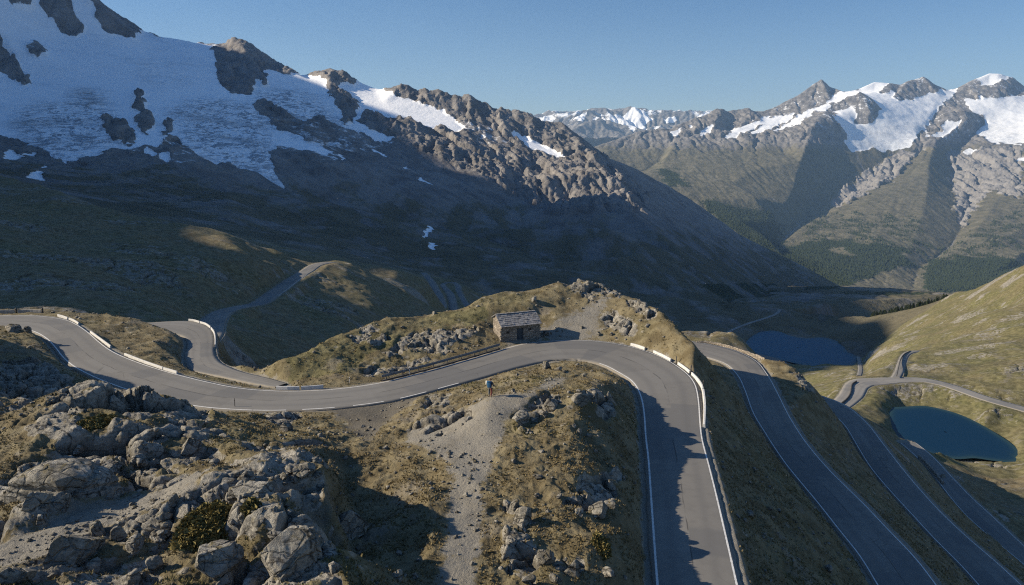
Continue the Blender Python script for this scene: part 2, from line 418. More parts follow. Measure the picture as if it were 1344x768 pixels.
R2_IN = L("945,471 952,477 959.5,483 969.5,494 979.5,516.5 989.5,544 1002,564 1008,574 1033,611 1058,641 1083,672 1108,703.5 1133,736 1152,768 1205,860 1270,990")
R3_OUT = L("1045,511 1075.5,519 1108,531.5 1128,546.5 1143,561.5 1154,576 1183,613.5 1208,643.5 1238,676 1273,708.5 1308,738.5 1340,768 1440,860")
R3_IN = L("1040,521 1065,529 1090,542 1104,553 1113,564 1120,576 1143,613.5 1168,643.5 1198,676 1228,708.5 1258,738.5 1285,768 1365,860")
R4_OUT = L("1193,576 1208,586 1225.5,601 1248,625 1273,651 1303,678.5 1344,717 1420,790")
R4_IN = L("1183,582 1198,595 1216,612 1232,632 1240.5,643.5 1265.5,673.5 1295.5,701 1344,741 1410,800")
Z2, Z3, Z4, Z5, ZL1, ZL2 = -13.0, -28.0, -51.0, -77.0, -80.0, -190.0

def dens(P, n):
    P = np.asarray(P, float)
    d = np.r_[0, np.cumsum(np.linalg.norm(np.diff(P, axis=0), axis=1))]
    t = np.linspace(0, d[-1], n)
    # Catmull-Rom through the points keeps the bends round
    out = []
    for tt in t:
        i = min(max(np.searchsorted(d, tt) - 1, 0), len(P) - 2)
        p0, p1, p2, p3 = P[max(i - 1, 0)], P[i], P[i + 1], P[min(i + 2, len(P) - 1)]
        L1 = d[i + 1] - d[i]
        f = (tt - d[i]) / L1
        m1 = (p2 - p0) / max(d[i + 1] - d[max(i - 1, 0)], 1e-6) * L1
        m2 = (p3 - p1) / max(d[min(i + 2, len(P) - 1)] - d[i], 1e-6) * L1
        h = (2 * f**3 - 3 * f**2 + 1) * p1 + (f**3 - 2 * f**2 + f) * m1 + (-2 * f**3 + 3 * f**2) * p2 + (f**3 - f**2) * m2
        out.append(h)
    return np.array(out)

def level(P, z): return np.array([at_z(px, py, z if np.isscalar(z) else z(px, py)) for px, py in P])

class Road: pass
roads = []
def road_edges(name, A, B, n, margin=0.35):
    """A, B: two edges in space, paired along their length"""
    r = Road(); r.name = name
    A = dens(A, n * 3); B = dens(B, n * 3)
    # pair each point of the centre by projecting: walk both edges by shared parameter, corrected to nearest points
    c = (dens(A, n) + dens(B, n)) / 2
    c = dens(c, n)
    for _ in range(3):
        t = np.gradient(c, axis=0); t[:, 2] = 0; t /= np.linalg.norm(t, axis=1)[:, None]
        a = np.array([A[np.argmin(((A - p)[:, :2] ** 2).sum(1) + 4 * ((A - p)[:, :2] @ tt[:2]) ** 2)] for p, tt in zip(c, t)])
        b = np.array([B[np.argmin(((B - p)[:, :2] ** 2).sum(1) + 4 * ((B - p)[:, :2] @ tt[:2]) ** 2)] for p, tt in zip(c, t)])
        c = (a + b) / 2
        k = np.ones(5) / 5
        c[2:-2] = np.stack([np.convolve(c[:, j], k, 'valid') for j in range(3)], 1)
        c = dens(c, n)
    t = np.gradient(c, axis=0); t[:, 2] = 0; t /= np.linalg.norm(t, axis=1)[:, None]
    nn = np.stack([-t[:, 1], t[:, 0], 0 * t[:, 0]], 1)
    wa = np.einsum('ij,ij->i', a - c, nn); wb = np.einsum('ij,ij->i', b - c, nn)
    k = np.ones(9) / 9
    def sm(w): return np.convolve(np.pad(w, 4, 'edge'), k, 'valid')
    r.c, r.n, r.wa, r.wb = c, nn, sm(wa), sm(wb)
    r.hw = (np.abs(r.wa) + np.abs(r.wb)) / 2 + margin; r.margin = margin
    roads.append(r); return r
def road_centre(name, pts, width, n, margin=0.2):
    r = Road(); r.name = name
    c = dens(np.array(pts), n)
    t = np.gradient(c, axis=0); t[:, 2] = 0; t /= np.linalg.norm(t, axis=1)[:, None]
    nn = np.stack([-t[:, 1], t[:, 0], 0 * t[:, 0]], 1)
    w = np.full(n, width / 2.0) if np.isscalar(width) else np.interp(np.linspace(0, 1, n), np.linspace(0, 1, len(width)), width) / 2
    r.c, r.n, r.wa, r.wb = c, nn, w, -w; r.hw = w + margin; r.margin = margin
    roads.append(r); return r

brz = lambda px, py: -3.2 + 2.7 * float(sstep(250, 375, px)) if py > 470 or px > 285 else -3.2
def brzf(px, py): return -3.3 + 3.0 * float(sstep(468, 507, py))
road1 = road_edges('main_road', level(R1_OUT, 0.0), level(R1_IN, 0.0), 320)
roadb = road_edges('branch_road', level(BR_OUT, brzf), level(BR_IN, brzf), 90, 0.25)
r2o = np.vstack([[(-10, 146, Z2), (8, 147.5, Z2), (22, 147, Z2), (33, 145, Z2)], level(R2_OUT, Z2)])
r2i = np.vstack([[(-8, 140, Z2), (8, 141, Z2), (22, 140.5, Z2), (32, 137, Z2), (37, 132.5, Z2)], level(R2_IN[1:], Z2)])
road2 = road_edges('second_road', r2o, r2i, 160)
road3 = road_edges('third_road', level(R3_OUT, Z3), level(R3_IN, Z3), 120)
road4 = road_edges('fourth_road', level(R4_OUT, Z4), level(R4_IN, Z4), 90)
road5 = road_centre('valley_road', [at_z(*p, Z5) for p in L("1102,533 1110,526 1117,519 1121,512 1125,506 1135,501.5 1150,500.5 1183,498.5 1213,499 1238,504 1263,512 1288,521 1318,530 1344,537 1420,560")], [7, 8, 9, 9, 9.5, 9, 7, 6, 6, 6, 6, 6, 6, 6, 6], 90, 0.3)
road6 = road_centre('meadow_road', [at_y(*p) for p in [(1172, 499, 304), (1176, 495, 311), (1180, 488, 326), (1183, 478, 350), (1187, 468, 385), (1193, 463, 412), (1203, 461, 430), (1216, 461.5, 440)]], 3.6, 50)
roadr = road_centre('shaded_road', [at_y(*p) for p in [(262, 452, 128), (272, 440, 142), (277, 426, 162), (287, 413, 188), (300, 406.5, 205), (320, 402, 219), (340, 398, 231), (358, 386, 252), (372, 376, 270), (388, 364.5, 297), (404, 355, 325), (416, 347.5, 345), (436, 344, 362), (450, 346, 372)]], 6.0, 90)
roada = road_centre('lower_road', [at_y(*p) for p in [(556, 358, 690), (565.5, 368.5, 640), (573, 382, 570), (579, 394, 530), (580, 403, 500), (575, 415, 470)]], 5.6, 40)
roadl = road_centre('looping_road', [at_y(*p) for p in [(596, 415, 485), (594.5, 401, 525), (591, 386, 575), (584, 378, 608), (581.5, 373.5, 628), (587, 371, 640), (595, 371, 640), (601, 375, 620), (602, 381, 590), (606, 390, 560), (614, 402, 520)]], [6, 6, 6, 6, 5, 4, 4, 4, 4, 4, 4], 60)
roadv = road_centre('valley_track', [at_y(*p) for p in [(950, 462, 700), (949, 450, 765), (951, 440, 797), (964.5, 431.5, 828), (987, 423, 862), (1008, 416.5, 892), (1020, 411, 925), (1024, 406, 950)]], 4.2, 40)
roadt = road_centre('lake_track', [at_y(*p) for p in [(1127, 468, 720), (1128.5, 476, 620), (1129.5, 484, 520), (1128, 493, 330)]], [3.4, 3, 2.6, 1.6], 30)

# ------------------------------------------------------------------ control points of the ground
CTL = []          # (s, u, T)
def p(px, py, Y): CTL.append((sx(px, py), math.log(Y), tanT(py)))
def pz(px, py, z): T = tanT(py); CTL.append((sx(px, py), math.log((CAMZ - z) / T), T))
def h(px, Y, z): CTL.append(((px - 672.0) / FPX / 0.955, math.log(Y), (CAMZ - z) / Y))
def w3(P, dz=0.0, step=1):
    for X, Y, Z in P[::step]: CTL.append((X / Y, math.log(Y), (CAMZ - Z - dz) / Y))
for r in roads:
    st = 3 if len(r.c) > 80 else 2
    for side in (r.wa, r.wb):
        e = r.c + r.n * (side + np.sign(side) * r.margin)[:, None]
        w3(e[::st])

# foreground outcrop, left
for a in [(60,513,52),(100,510,53),(130,507,54),(160,517,55),(190,518,55),(215,518,55),(240,523,56),(265,531,56.5),(268,545,54.5),
          (0,546,50),(30,535,50),(-120,560,50),(-120,620,42),(-120,700,34),(-150,500,58),
          (30,560,47.5),(100,545,48.5),(180,545,50),(240,560,50.5),(60,590,43.5),(120,590,44),(200,590,45.5),(270,580,48.5),(330,575,51),(400,572,53.5),(420,580,51.5),
          (20,640,39),(75,600,42.3),(140,630,40.2),(170,640,39),(215,636,38.5),(250,645,34.8),(275,628,36.2),(300,616,37.3),(340,607,38.2),(400,589,40.6),(428,592,40.2),(300,595,44.5),(360,586,46.5),(420,578,50.5),(250,612,42),
          (0,690,33.5),(80,680,34),(150,690,33.4),(215,655,36),(360,640,36.2),(425,640,37.4),
          (0,768,27.2),(90,768,27.3),(180,745,29.3),(250,720,31.0),(300,680,33.2),(360,695,32.3),(405,690,32.6),(434,710,31),(446,768,27.3),(300,768,28),(380,745,29.3),(-100,800,25),(150,900,21),(400,900,21),
          (0,900,20.5)]: p(*a)
# behind the outcrop; unseen rise off the left edge, raised to shade the knoll
for a in [(60,60,2.6),(130,61.5,2.2),(200,62.5,1.7),(250,64,1.2),(285,61,1.4),(-60,62,5),(-150,66,13),(-120,78,14),(-170,86,13),(-60,80,7)]: h(*a)
# dark knoll left of the road
for a in [(0,432,94),(25,429,97),(40,434,94),(0,450,86),(30,452,86),(55,455,87),(0,480,76),(50,480,78),(85,486,77.5),(0,510,66),(60,500,70),(110,500,72.3),(130,503,72),(-80,436,95)]: p(*a)
# hollow right of the outcrop, lay-by and side track
for a in [(300,549,61.5),(350,549,63),(400,545,66),(430,552,65),(455,560,63.3),(480,572,60.2),(470,548,66),(500,545,67),(300,560,59),(360,565,57.5),(420,566,59.5),
          (452,640,46.6),(455,700,39.0),(462,740,35),(448,585,54.3),(460,600,51.8),(480,640,46.7),(470,680,41.6),(500,700,39.2),(520,740,35.4),(470,740,34.5),(470,768,32.6),(560,768,33),(530,650,44.6),(540,620,47.8),(500,600,51.3),(540,590,51.5),(560,640,44.2),(585,640,44.8),(560,690,39.3),(570,720,36.6),(560,900,23.5)]: p(*a)
# island between the road arms
for a in [(510,556,62),(540,545,62.7),(560,530,66.5),(600,515,71),(640,503,75),(540,563,58.3),(580,545,60.5),(610,530,61.5),(645,518,59.5),(690,514,60.5),(640,540,56),(680,490,78),(720,480,83),(700,500,69),(740,485,77),
          (760,480,80),(790,488,76),(810,500,71.5),(750,500,66),(780,505,65.5),(720,530,58),(760,530,58),(795,530,60),(815,540,61),(700,560,54.2),(750,565,53.2),(795,580,54),(820,585,56),(640,570,52.6),(600,570,53.5),(580,590,50.8),
          (600,620,46),(640,600,48.8),(690,610,47.5),(740,610,47.7),(785,620,47.6),(815,630,48.6),(832,630,50),(640,650,43.4),(700,640,44.3),(760,650,43.4),(805,675,42.6),(832,680,43.6),(600,680,40.3),(650,690,39.6),(720,700,38.8),(780,720,37.7),(835,720,40.6),
          (590,768,33.2),(650,768,33.3),(720,768,33.8),(790,768,35.4),(840,768,37),(700,900,24),(820,900,26.5)]: p(*a)
# knoll with the hut
for a in [(376,467,83),(398,465,84.5),(411,456.5,87),(436,441.5,92),(471,430,96),(506,416.5,100),(548,409,103),(598,400,106),(648,386.5,110),(672,382,112),(700,376,114),(730,369,116),(760,366,117),(775,365.5,117.5),(790,370,116),(802,375,114.5),(815,386,111),(838,393,107),(862,402,102),(875,416,97.5),(888,430,93),(899,442,89.5),(910,450,87),
          (400,490,80.5),(440,470,85),(480,480,84.5),(520,470,87),(560,455,91),(600,440,95),(630,430,97.5),(500,440,93.5),(550,430,97.5),(600,420,101),(660,405,104.5),(720,400,107),(770,390,110),
          (640,442,96.2),(660,436,98.4),(705,435,99.5),(740,432,100.3),(780,430,100),(790,442,98.2),(815,440,97),(845,448,92.5),(870,458,87.5),(895,470,83)]: p(*a)
for a in [(760,98,0),(720,99.5,0.05),(690,100.5,0.1),(655,100,0.1)]: h(*a)
for a in [(376,95,-6),(420,104,-9),(470,112,-10),(520,118,-11),(570,122,-11.5),(620,126,-11.5),(680,130,-11),(740,132,-10),(790,131,-9),(840,130,-11),(880,124,-11),(905,116,-9),(925,103,-6.5),(400,140,-22),(500,160,-30),(600,175,-38),(700,185,-40),(800,180,-36),(860,175,-34),(900,185,-40),
          (600,260,-62),(700,270,-68),(800,270,-72),(900,260,-72),(700,400,-105),(800,420,-118),(900,450,-135),(620,420,-92),(650,550,-112),(720,650,-150),(800,700,-172),(880,650,-176),(940,560,-168),(960,420,-140),(960,300,-105),(990,220,-75)]: h(*a)
# slope from the bend down to the second road is given by the road edges; its rim and the cliff beyond
for a in [(1008,466.5,128),(1028,470,125.5),(1043,477,122.5),(1056,497,116.5),(1063,512,112)]: p(*a)
for a in [(960,152,-13.5),(1000,140,-17),(1035,136,-20),(920,160,-16)]: h(*a)
# knoll between main and branch road, and their verges
for a in [(115,409,116),(150,411.5,116),(180,417,113.3),(200,425,110.5),(225,435,106.5),(243,443,103.2),(150,430,107.5),(200,450,98.5),(230,468,92.8),(150,448,100.6),(240,480,89),(300,497,82.3),(0,407,117),(50,408,117),(300,480,88.2),(320,478,89.5),(345,485,87)]: p(*a)
for a in [(0,128,-3),(60,128,-3.5),(120,128,-4.5),(170,130,-6),(-150,130,-2),(310,96,-8),(345,95,-8),(300,108,-13),(335,110,-14),(310,130,-18),(350,140,-20),(240,128,-7),(220,135,-8)]: h(*a)
# first shaded hill
for a in [(0,229.5,470),(25,236,440),(50,241,420),(82,254,385),(125,271,360),(160,279,345),(200,288,335),(225,292,330),(250,294,330),(282,296.5,330),(310,308,335),(336,320.5,340),(361,326,343),(381,334,346),(406,345,348),
          (0,400,150),(0,330,220),(0,280,300),(100,340,225),(100,396,150),(200,340,232),(200,402,160),(250,350,235),(280,372,232),(262,405,188),(180,302,305),(120,292,315),(330,345,275),(330,385,240),(370,355,295),(60,270,345),(-150,400,150),(-150,300,250),(-150,230,450)]: p(*a)
# second shaded hill
for a in [(436,342.5,400),(456,344,405),(476,351,410),(511,352.5,420),(536,355,428),(556,364.5,435),(564,378,420),(440,400,265),(500,400,300),(540,395,350),(350,430,203),(400,440,195),(450,430,220),(380,456,165),(420,370,310),(480,375,330),(530,380,370)]: p(*a)
for a in [(410,430,-52),(460,480,-78),(520,510,-88),(350,420,-50),(250,430,-40),(150,440,-28),(60,500,-12),(0,560,-5),(-150,600,20),(640,500,-97),(640,620,-108)]: h(*a)
# bowl with the tarn, meadow on the right
for a in [(1112,540,260),(1130,540,264),(1150,535,269),(1170,528,277),(1160,556,252),(1344,600,226),(1344,570,241),(1300,537,264),(1344,640,190),(1300,640,180),(1260,610,208),(1230,595,207),(1280,612,215),(1330,620,208)]: p(*a)
for a in [(1270,175,-62),(1330,165,-62),(1400,190,-68),(1200,196,-62),(1155,200,-58),(1120,205,-57),(1090,200,-52),(1110,172,-41),(1135,178,-43.5),(1060,190,-48),(1450,140,-56),(1450,240,-72)]: h(*a)
for a in [(1060,505,330),(1090,512,300),(1075,490,480),(1100,490,420),(1060,484,560),(1115,500,310),(1150,490,330),(1150,470,430),(1200,480,360),(1160,452,560),(1180,430,700),(1230,470,370),(1230,440,480),(1280,480,335),(1280,440,430),(1300,400,560),(1344,480,310),(1344,440,395),(1344,400,480),(1250,410,600),(1420,480,300),(1500,420,380),
          (1344,345,600),(1310,361,630),(1280,375,670),(1250,387,710),(1220,398,760),(1190,407,810),(1160,414,860),(1140,417,890),(1125,415.5,920),(1105,416,930),(1085,421,930),(1075,424,900),(1420,310,560),(1560,270,520),(1130,430,830),(1150,440,740),(1140,462,640)]: p(*a)
for a in [(1344,720,-190),(1280,820,-220),(1220,930,-260),(1160,1050,-300),(1100,1100,-290),(1500,700,-150)]: h(*a)
# the lakes: floor just under the water
def lake_floor(poly, z, below=2.5):
    for px, py in poly: pz(px, py, z + 0.15)
    c = np.mean(poly, axis=0)
    for px, py in poly:
        for f in (0.55, 0.85): pz(c[0] + (px - c[0]) * f, c[1] + (py - c[1]) * f, z - below)
LAKE1 = L("1170,536 1195,534.5 1215,534 1240,539 1262,546 1285,557 1305,569 1322,580 1333,590 1336,596 1332,600 1335,603 1325,605.5 1300,603 1278,600 1255,601 1225,596 1200,586 1180,574 1171,562 1168,550")
LAKE2 = L("974,456 980,447 987,441 997,435.5 1012,434.5 1024,436 1036,440.5 1048,443.5 1058,444.5 1080,443.5 1100,449.5 1110,456.5 1109,461 1120,466.5 1127,473 1122,478 1113,480 1095,482 1078,483 1065,480 1043,476 1010,468 985,462")
lake_floor(LAKE1, ZL1); lake_floor(LAKE2, ZL2)
for a in [(960,445,770),(940,440,790),(1000,428,850),(1060,432,860),(1110,440,830),(1030,425,870),(1040,408,1000),(1080,400,1100)]: p(*a)
# left mountain
SKY_L = [(-260,-150,2300),(-60,-75,2500),(20,-34,2700),(60,-35,2800),(100,-22,2900),(128,0,3000),(150,18,3080),(172,31,3150),(187,41,3200),(205,48,3250),(235,52,3300),(258,57,3320),(275,57,3330),(290,58,3340),(300,50,3350),(308,46,3350),(320,53,3350),(336,62,3350),(360,80,3350),(385,97,3350),(400,97,3340),(420,92,3320),(432,90,3310),(440,88,3300),(455,95,3300),(475,107,3280),(495,115,3260),(508,119,3250),(520,114,3220),(528,111,3200),(545,117,3200),(575,117,3200),(595,124,3200),(613,122,3200),(632,134,3200),(650,143,3200),(662,141,3200),(682,146,3190),(697,155,3180),(717,162,3200),(737,161,3240),(747,170,3260),(777,190,3330),(797,206,3380),(832,219.5,3460),(862,236,3530),(882,246,3580),(922,273,3680),(949.5,293,3750),(979.5,317,3820),(1008,332,3890),(1023,342,3920),(1040,357,3960),(1053,366,4000),(1078,374.5,4050),(1103,377,4100)]
for a, b in zip(SKY_L[:-1], SKY_L[1:]):
    k = max(1, int(abs(b[0] - a[0]) / 12))
    for i in range(k): p(*[a[j] + (b[j] - a[j]) * i / k for j in range(3)])
for px, py, Y in SKY_L[::3]:
    z = CAMZ - tanT(py) * Y
    h(px, Y + 350, z - 230); h(px, Y + 900, min(z - 600, -300)); h(px, 5300, -1100)
for a in [(470,152,2720),(500,158,2700),(520,160,2690),(540,165,2660),(560,180,2600),(580,186,2560),(600,193,2520),(620,203,2480),(640,212,2450),(660,222,2420),(680,235,2390),(700,255,2340),(715,272,2300),
          (480,145,2950),(540,150,2980),(580,160,2950),(620,172,2900),(660,190,2830),(700,208,2760),
          
          (500,185,2450),(560,215,2330),(620,245,2180),(680,285,2020),(720,318,1880),(600,300,1750),(520,250,1900),(450,215,1900),(700,345,1350),(760,358,1450),(960,400,1250),(880,395,1200),
          (740,300,1950),(785,211,2800),(810,232,2600),(837,252,2620),(800,230,2500),(800,255,2100),(800,300,1650),(800,340,1350),(850,250,3150),(850,280,2280),(850,330,1600),(850,365,1280),(900,300,2512),(900,340,1770),(900,380,1365),(950,330,2560),(950,360,1921),(950,395,1494),(1000,350,2990),(1000,375,2240),(1000,395,1868),(1050,380,3090),(1050,395,2540),
          (620,350,1150),(540,320,1300),(460,290,1350),(400,260,1480),(480,345,850),(550,355,900),(620,368,950),(690,366,1050),(400,330,880),(300,290,900),(200,270,950),(100,245,1000),(0,222,1000),(-150,200,900),
          (100,215,1350),(0,200,1380),(50,196,1500),(150,200,1500),(230,200,1560),(300,213,1650),(340,230,1620),(372,248,1580),(300,250,1330),(200,240,1250),(420,205,1900),
          (0,150,1900),(80,150,1950),(160,165,1850),(200,180,1700),(240,160,2050),(300,165,2100),(350,170,2150),(400,170,2250),(450,165,2450),
          (0,100,2250),(100,100,2350),(180,100,2450),(260,100,2650),(330,120,2650),(400,130,2750),(450,130,2850),(60,50,2650),(120,50,2720),(200,70,2900),(280,80,2950),(340,100,2950),(420,112,3050),(0,20,2560),(-100,60,2200),(-200,150,1600),
          (1150,381,1800),(1200,382,1900),(1150,395,1450),(1100,400,1300),(1250,390,1500)]: p(*a)
for a in [(1300,2000,-420),(1400,2800,-600),(1300,3600,-800),(1100,3400,-650),(1600,2000,-420),(1600,4900,-1050),(-420,4900,-300),(1200,4700,-1000),(1150,4100,-860),(1600,1100,-260),(-420,20,6),(-420,60,4),(-420,150,-4),(-420,500,10),(1600,20,-30),(1600,60,-40),(1600,100,-50),(-420,1400,120),(-420,2500,760)]: h(*a)
for s_ in (-1.9, 1.7):
    for Y in (10, 30, 100, 300, 1000, 3000, 5600):
        zz = {10: 4, 30: 4, 100: 0, 300: 0, 1000: 30, 3000: 600, 5600: -300}[Y] if s_ < 0 else {10: -25, 30: -35, 100: -50, 300: -75, 1000: -230, 3000: -600, 5600: -1150}[Y]
        CTL.append((s_, math.log(Y), (CAMZ - zz) / Y))
for px in (-300, -100, 100, 300, 500, 700): h(px, 10, 7)
for px in (900, 1100, 1300): h(px, 10, -3 - (px - 900) * 0.05)

# ------------------------------------------------------------------ triangulated interpolation
def tin(ctl):
    A = np.array(ctl)
    key = np.round(A[:, :2] / 0.0012).astype(int)
    _, ix = np.unique(key, axis=0, return_index=True)
    A = A[np.sort(ix)]
    r = delaunay_2d_cdt([Vector((a, b)) for a, b in A[:, :2]], [], [], 0, 1e-9)
    V = np.array([tuple(v) for v in r[0]])
    val = np.array([A[o[0], 2] for o in r[3]])
    return V, np.array(r[2]), val

def tin_grid(T3, S, U):
    V, tri, val = T3
    out = np.zeros((len(U), len(S)), F32)
    for t in tri:
        P3 = V[t]; v = val[t]
        i0, i1 = np.searchsorted(S, P3[:, 0].min()), np.searchsorted(S, P3[:, 0].max(), 'right')
        j0, j1 = np.searchsorted(U, P3[:, 1].min()), np.searchsorted(U, P3[:, 1].max(), 'right')
        if i1 <= i0 or j1 <= j0: continue
        X, Y = np.meshgrid(S[i0:i1], U[j0:j1])
        (x0, y0), (x1, y1), (x2, y2) = P3
        dd = (y1 - y2) * (x0 - x2) + (x2 - x1) * (y0 - y2)
        if abs(dd) < 1e-14: continue
        a = ((y1 - y2) * (X - x2) + (x2 - x1) * (Y - y2)) / dd
        b = ((y2 - y0) * (X - x2) + (x0 - x2) * (Y - y2)) / dd
        c = 1 - a - b
        m = (a >= -1e-5) & (b >= -1e-5) & (c >= -1e-5)
        out[j0:j1, i0:i1][m] = (a * v[0] + b * v[1] + c * v[2])[m]
    return out

def blur(A, r):
    if r < 1: return A
    k = np.exp(-0.5 * (np.arange(-2 * r, 2 * r + 1) / r) ** 2); k = (k / k.sum()).astype(F32)
    B = np.pad(A, ((2 * r, 2 * r), (0, 0)), 'edge'); R = 0
    for i, w in enumerate(k): R = R + w * B[i:i + A.shape[0]]
    B = np.pad(R, ((0, 0), (2 * r, 2 * r)), 'edge'); R = 0
    for i, w in enumerate(k): R = R + w * B[:, i:i + A.shape[1]]
    return R

def inpoly(px, py, poly):
    P = np.asarray(poly); ins = np.zeros(px.shape, bool)
    bx = (px > P[:, 0].min()) & (px < P[:, 0].max()) & (py > P[:, 1].min()) & (py < P[:, 1].max())
    if not bx.any(): return ins
    x = px[bx]; y = py[bx]; r = np.zeros(x.shape, bool)
    for i in range(len(P)):
        x1, y1 = P[i]; x2, y2 = P[i - 1]
        if y1 == y2: continue
        r ^= ((y1 > y) != (y2 > y)) & (x < (x2 - x1) * (y - y1) / (y2 - y1) + x1)
    ins[bx] = r
    return ins

def road_field(X, Y, rs, reach):
    """for every grid vertex: nearest road level and the distance beyond its edge"""
    D = np.full(X.shape, 1e6, F32); Zr = np.zeros(X.shape, F32)
    for r in rs:
        c = r.c[:: 2 if len(r.c) > 100 else 1]; hw = r.hw[:: 2 if len(r.c) > 100 else 1]
        lo = c.min(0) - reach - hw.max(); hi = c.max(0) + reach + hw.max()
        m = (X > lo[0]) & (X < hi[0]) & (Y > lo[1]) & (Y < hi[1])
        idx = np.nonzero(m.ravel())[0]
        x = X.ravel()[idx].astype(F32); y = Y.ravel()[idx].astype(F32)
        d = np.full(x.shape, 1e6, F32); zz = np.zeros(x.shape, F32)
        for i in range(len(c) - 1):
            a, b = c[i], c[i + 1]; rr = reach + hw[i] + 1
            near = np.nonzero((x > min(a[0], b[0]) - rr) & (x < max(a[0], b[0]) + rr) & (y > min(a[1], b[1]) - rr) & (y < max(a[1], b[1]) + rr))[0]
            if not len(near): continue
            ab = b - a; l2 = ab[0] ** 2 + ab[1] ** 2
            t = np.clip(((x[near] - a[0]) * ab[0] + (y[near] - a[1]) * ab[1]) / l2, 0, 1)
            q = np.hypot(x[near] - a[0] - t * ab[0], y[near] - a[1] - t * ab[1]) - (hw[i] + t * (hw[i + 1] - hw[i]))
            bt = q < d[near]
            d[near] = np.where(bt, q, d[near]); zz[near] = np.where(bt, a[2] + t * ab[2], zz[near])
        fd = D.ravel(); fz = Zr.ravel()
        better = d < fd[idx]
        fd[idx] = np.where(better, d, fd[idx]); fz[idx] = np.where(better, zz, fz[idx])
        D = fd.reshape(X.shape); Zr = fz.reshape(X.shape)
    return D, Zr

def seq(lo, hi, d): return np.linspace(lo, hi, int(round((hi - lo) / d)) + 1)

GT = tin(CTL)

# ------------------------------------------------------------------ near ground
S1 = np.r_[seq(-1.45, -0.9, 0.006)[:-1], seq(-0.9, 0.9, 0.0016), seq(0.9, 1.35, 0.006)[1:]]
U1 = np.r_[seq(math.log(15), math.log(130), 0.0027)[:-1], seq(math.log(130), math.log(700), 0.0042)]
Sg, Ug = np.meshgrid(S1, U1)
T1 = blur(tin_grid(GT, S1, U1), 3)
Y1 = np.exp(Ug); X1 = Sg * Y1; Z1 = CAMZ - T1 * Y1
PX1, PY1 = project(X1, Y1, Z1)

D1, ZR1 = road_field(X1, Y1, roads, 14.0)
free = sstep(0.2, 3.5, D1) * 0.85 + 0.15 * sstep(0.2, 9, D1)

# surface zones drawn on the ground
jx = perlin(X1 / 3.0, Y1 / 3.0, 5) * 7 + perlin(X1 / 0.9, Y1 / 0.9, 6) * 3
jy = perlin(X1 / 3.0, Y1 / 3.0, 8) * 5 + perlin(X1 / 0.9, Y1 / 0.9, 9) * 2
near = Y1 < 135
def zone(polys, Ymin=0, Ymax=1e9, k=1.0):
    m = np.zeros(X1.shape, F32)
    for P_ in polys: m = np.maximum(m, inpoly(PX1 + jx * k, PY1 + jy * k, P_).astype(F32))
    return m * (Y1 > Ymin) * (Y1 < Ymax)
ROCKS = [L("-200,560 0,546 30,528 60,512 135,504 215,516 268,528 274,548 300,572 355,580 424,572 430,600 422,640 445,720 455,800 420,960 -250,960"),
         L("461,441 476,431 496,431 476,452 463,453"), L("481,456 508,438 511,443 486,459"),
         L("501,469 526,446 558,433 586,429 631,431 623,441 586,461 576,464 546,459 511,469"),
         L("476,489 520,477 560,468 566,475 520,487 480,497"), L("730,372 775,364 800,372 815,388 800,392 780,385 750,382"), L("770,385 800,383 800,395 775,398"),
         L("785,412 810,405 830,420 838,440 820,446 800,436"), L("815,392 850,400 870,420 850,425 830,405"),
         L("672,544 702,519 734,519 742,529 712,544 712,564 677,569"), L("752,514 779,509 807,524 807,544 792,559 777,546 757,524"),
         L("760,626 792,618 812,611 819,618 807,663 792,673 772,668 760,653"), L("672,658 697,683 687,696 672,686 655,660"),
         L("704,726 764,731 759,766 727,748"), L("508,569 536,556 561,544 611,534 626,544 576,569"), L("555,520 595,512 590,530 560,540"), L("735,640 755,640 758,665 740,668"), L("655,700 690,705 715,730 700,770 660,740"),
         L("700,470 725,465 740,476 715,482"), L("0,470 60,480 110,505 60,525 0,535"), L("340,540 370,536 400,545 380,560 345,555"),
         L("1040,478 1062,500 1066,515 1050,505"), L("1165,545 1150,530 1175,525 1210,522 1195,534 1172,538")]
GRAV = [L("612,530 640,520 700,512 735,487 750,494 700,526 666,552 650,590 638,640 630,690 630,768 650,960 540,960 572,768 584,700 592,640 586,608 566,592 534,582 528,574 556,560 592,547"),
        L("-200,720 0,712 55,684 95,664 150,655 215,640 262,616 274,622 250,642 190,676 135,696 70,728 0,752 -200,780"),
        L("705,436 735,420 770,402 788,385 808,385 800,397 787,412 787,437 797,447 760,444 715,446"),
        L("425,533 500,526 570,510 555,522 520,545 495,570 484,582 462,570 445,552"), L("640,446 662,452 720,446 800,448 800,440 705,435 655,440")]
MOSS = [L("100,545 135,538 152,560 140,575 110,572"), L("222,690 245,668 290,655 312,668 300,690 270,715 235,735"), L("-20,560 30,560 50,585 20,620 -20,640"), L("20,660 45,650 40,670 20,680"), L("270,576 300,575 330,590 300,600")]
rock = zone(ROCKS, 0, 230); grav = zone(GRAV, 0, 135, 0.7); moss = zone(MOSS, 0, 70); lay = blur(zone(GRAV[3:4], 40, 90, 0.5), 3)
rock *= 1 - moss
turfp = sstep(0.12, 0.30, fbm(X1 / 4.5, Y1 / 3.0, 3, 77)) * (Y1 < 62)
rock *= 1 - 0.85 * turfp
rock *= 1 - 0.9 * grav * (1 - zone([ROCKS[14]], 0, 90))
fgrock = blur(zone(ROCKS[:1], 0, 62) * (1 - moss) * (1 - grav) * (1 - 0.8 * turfp), 3)
rock = np.maximum(blur(rock, 2), 0)
far_rock = np.where(X1 > 60, sstep(0.10, 0.55, fbm(X1 / 34, Y1 / 22, 5, 21, 0.6)) * 0.62, sstep(0.05, 0.5, fbm(X1 / 60, Y1 / 30, 4, 21)) * 0.55) * (Y1 > 135)
rock = np.maximum(rock, far_rock) * sstep(0.0, 1.2, D1)
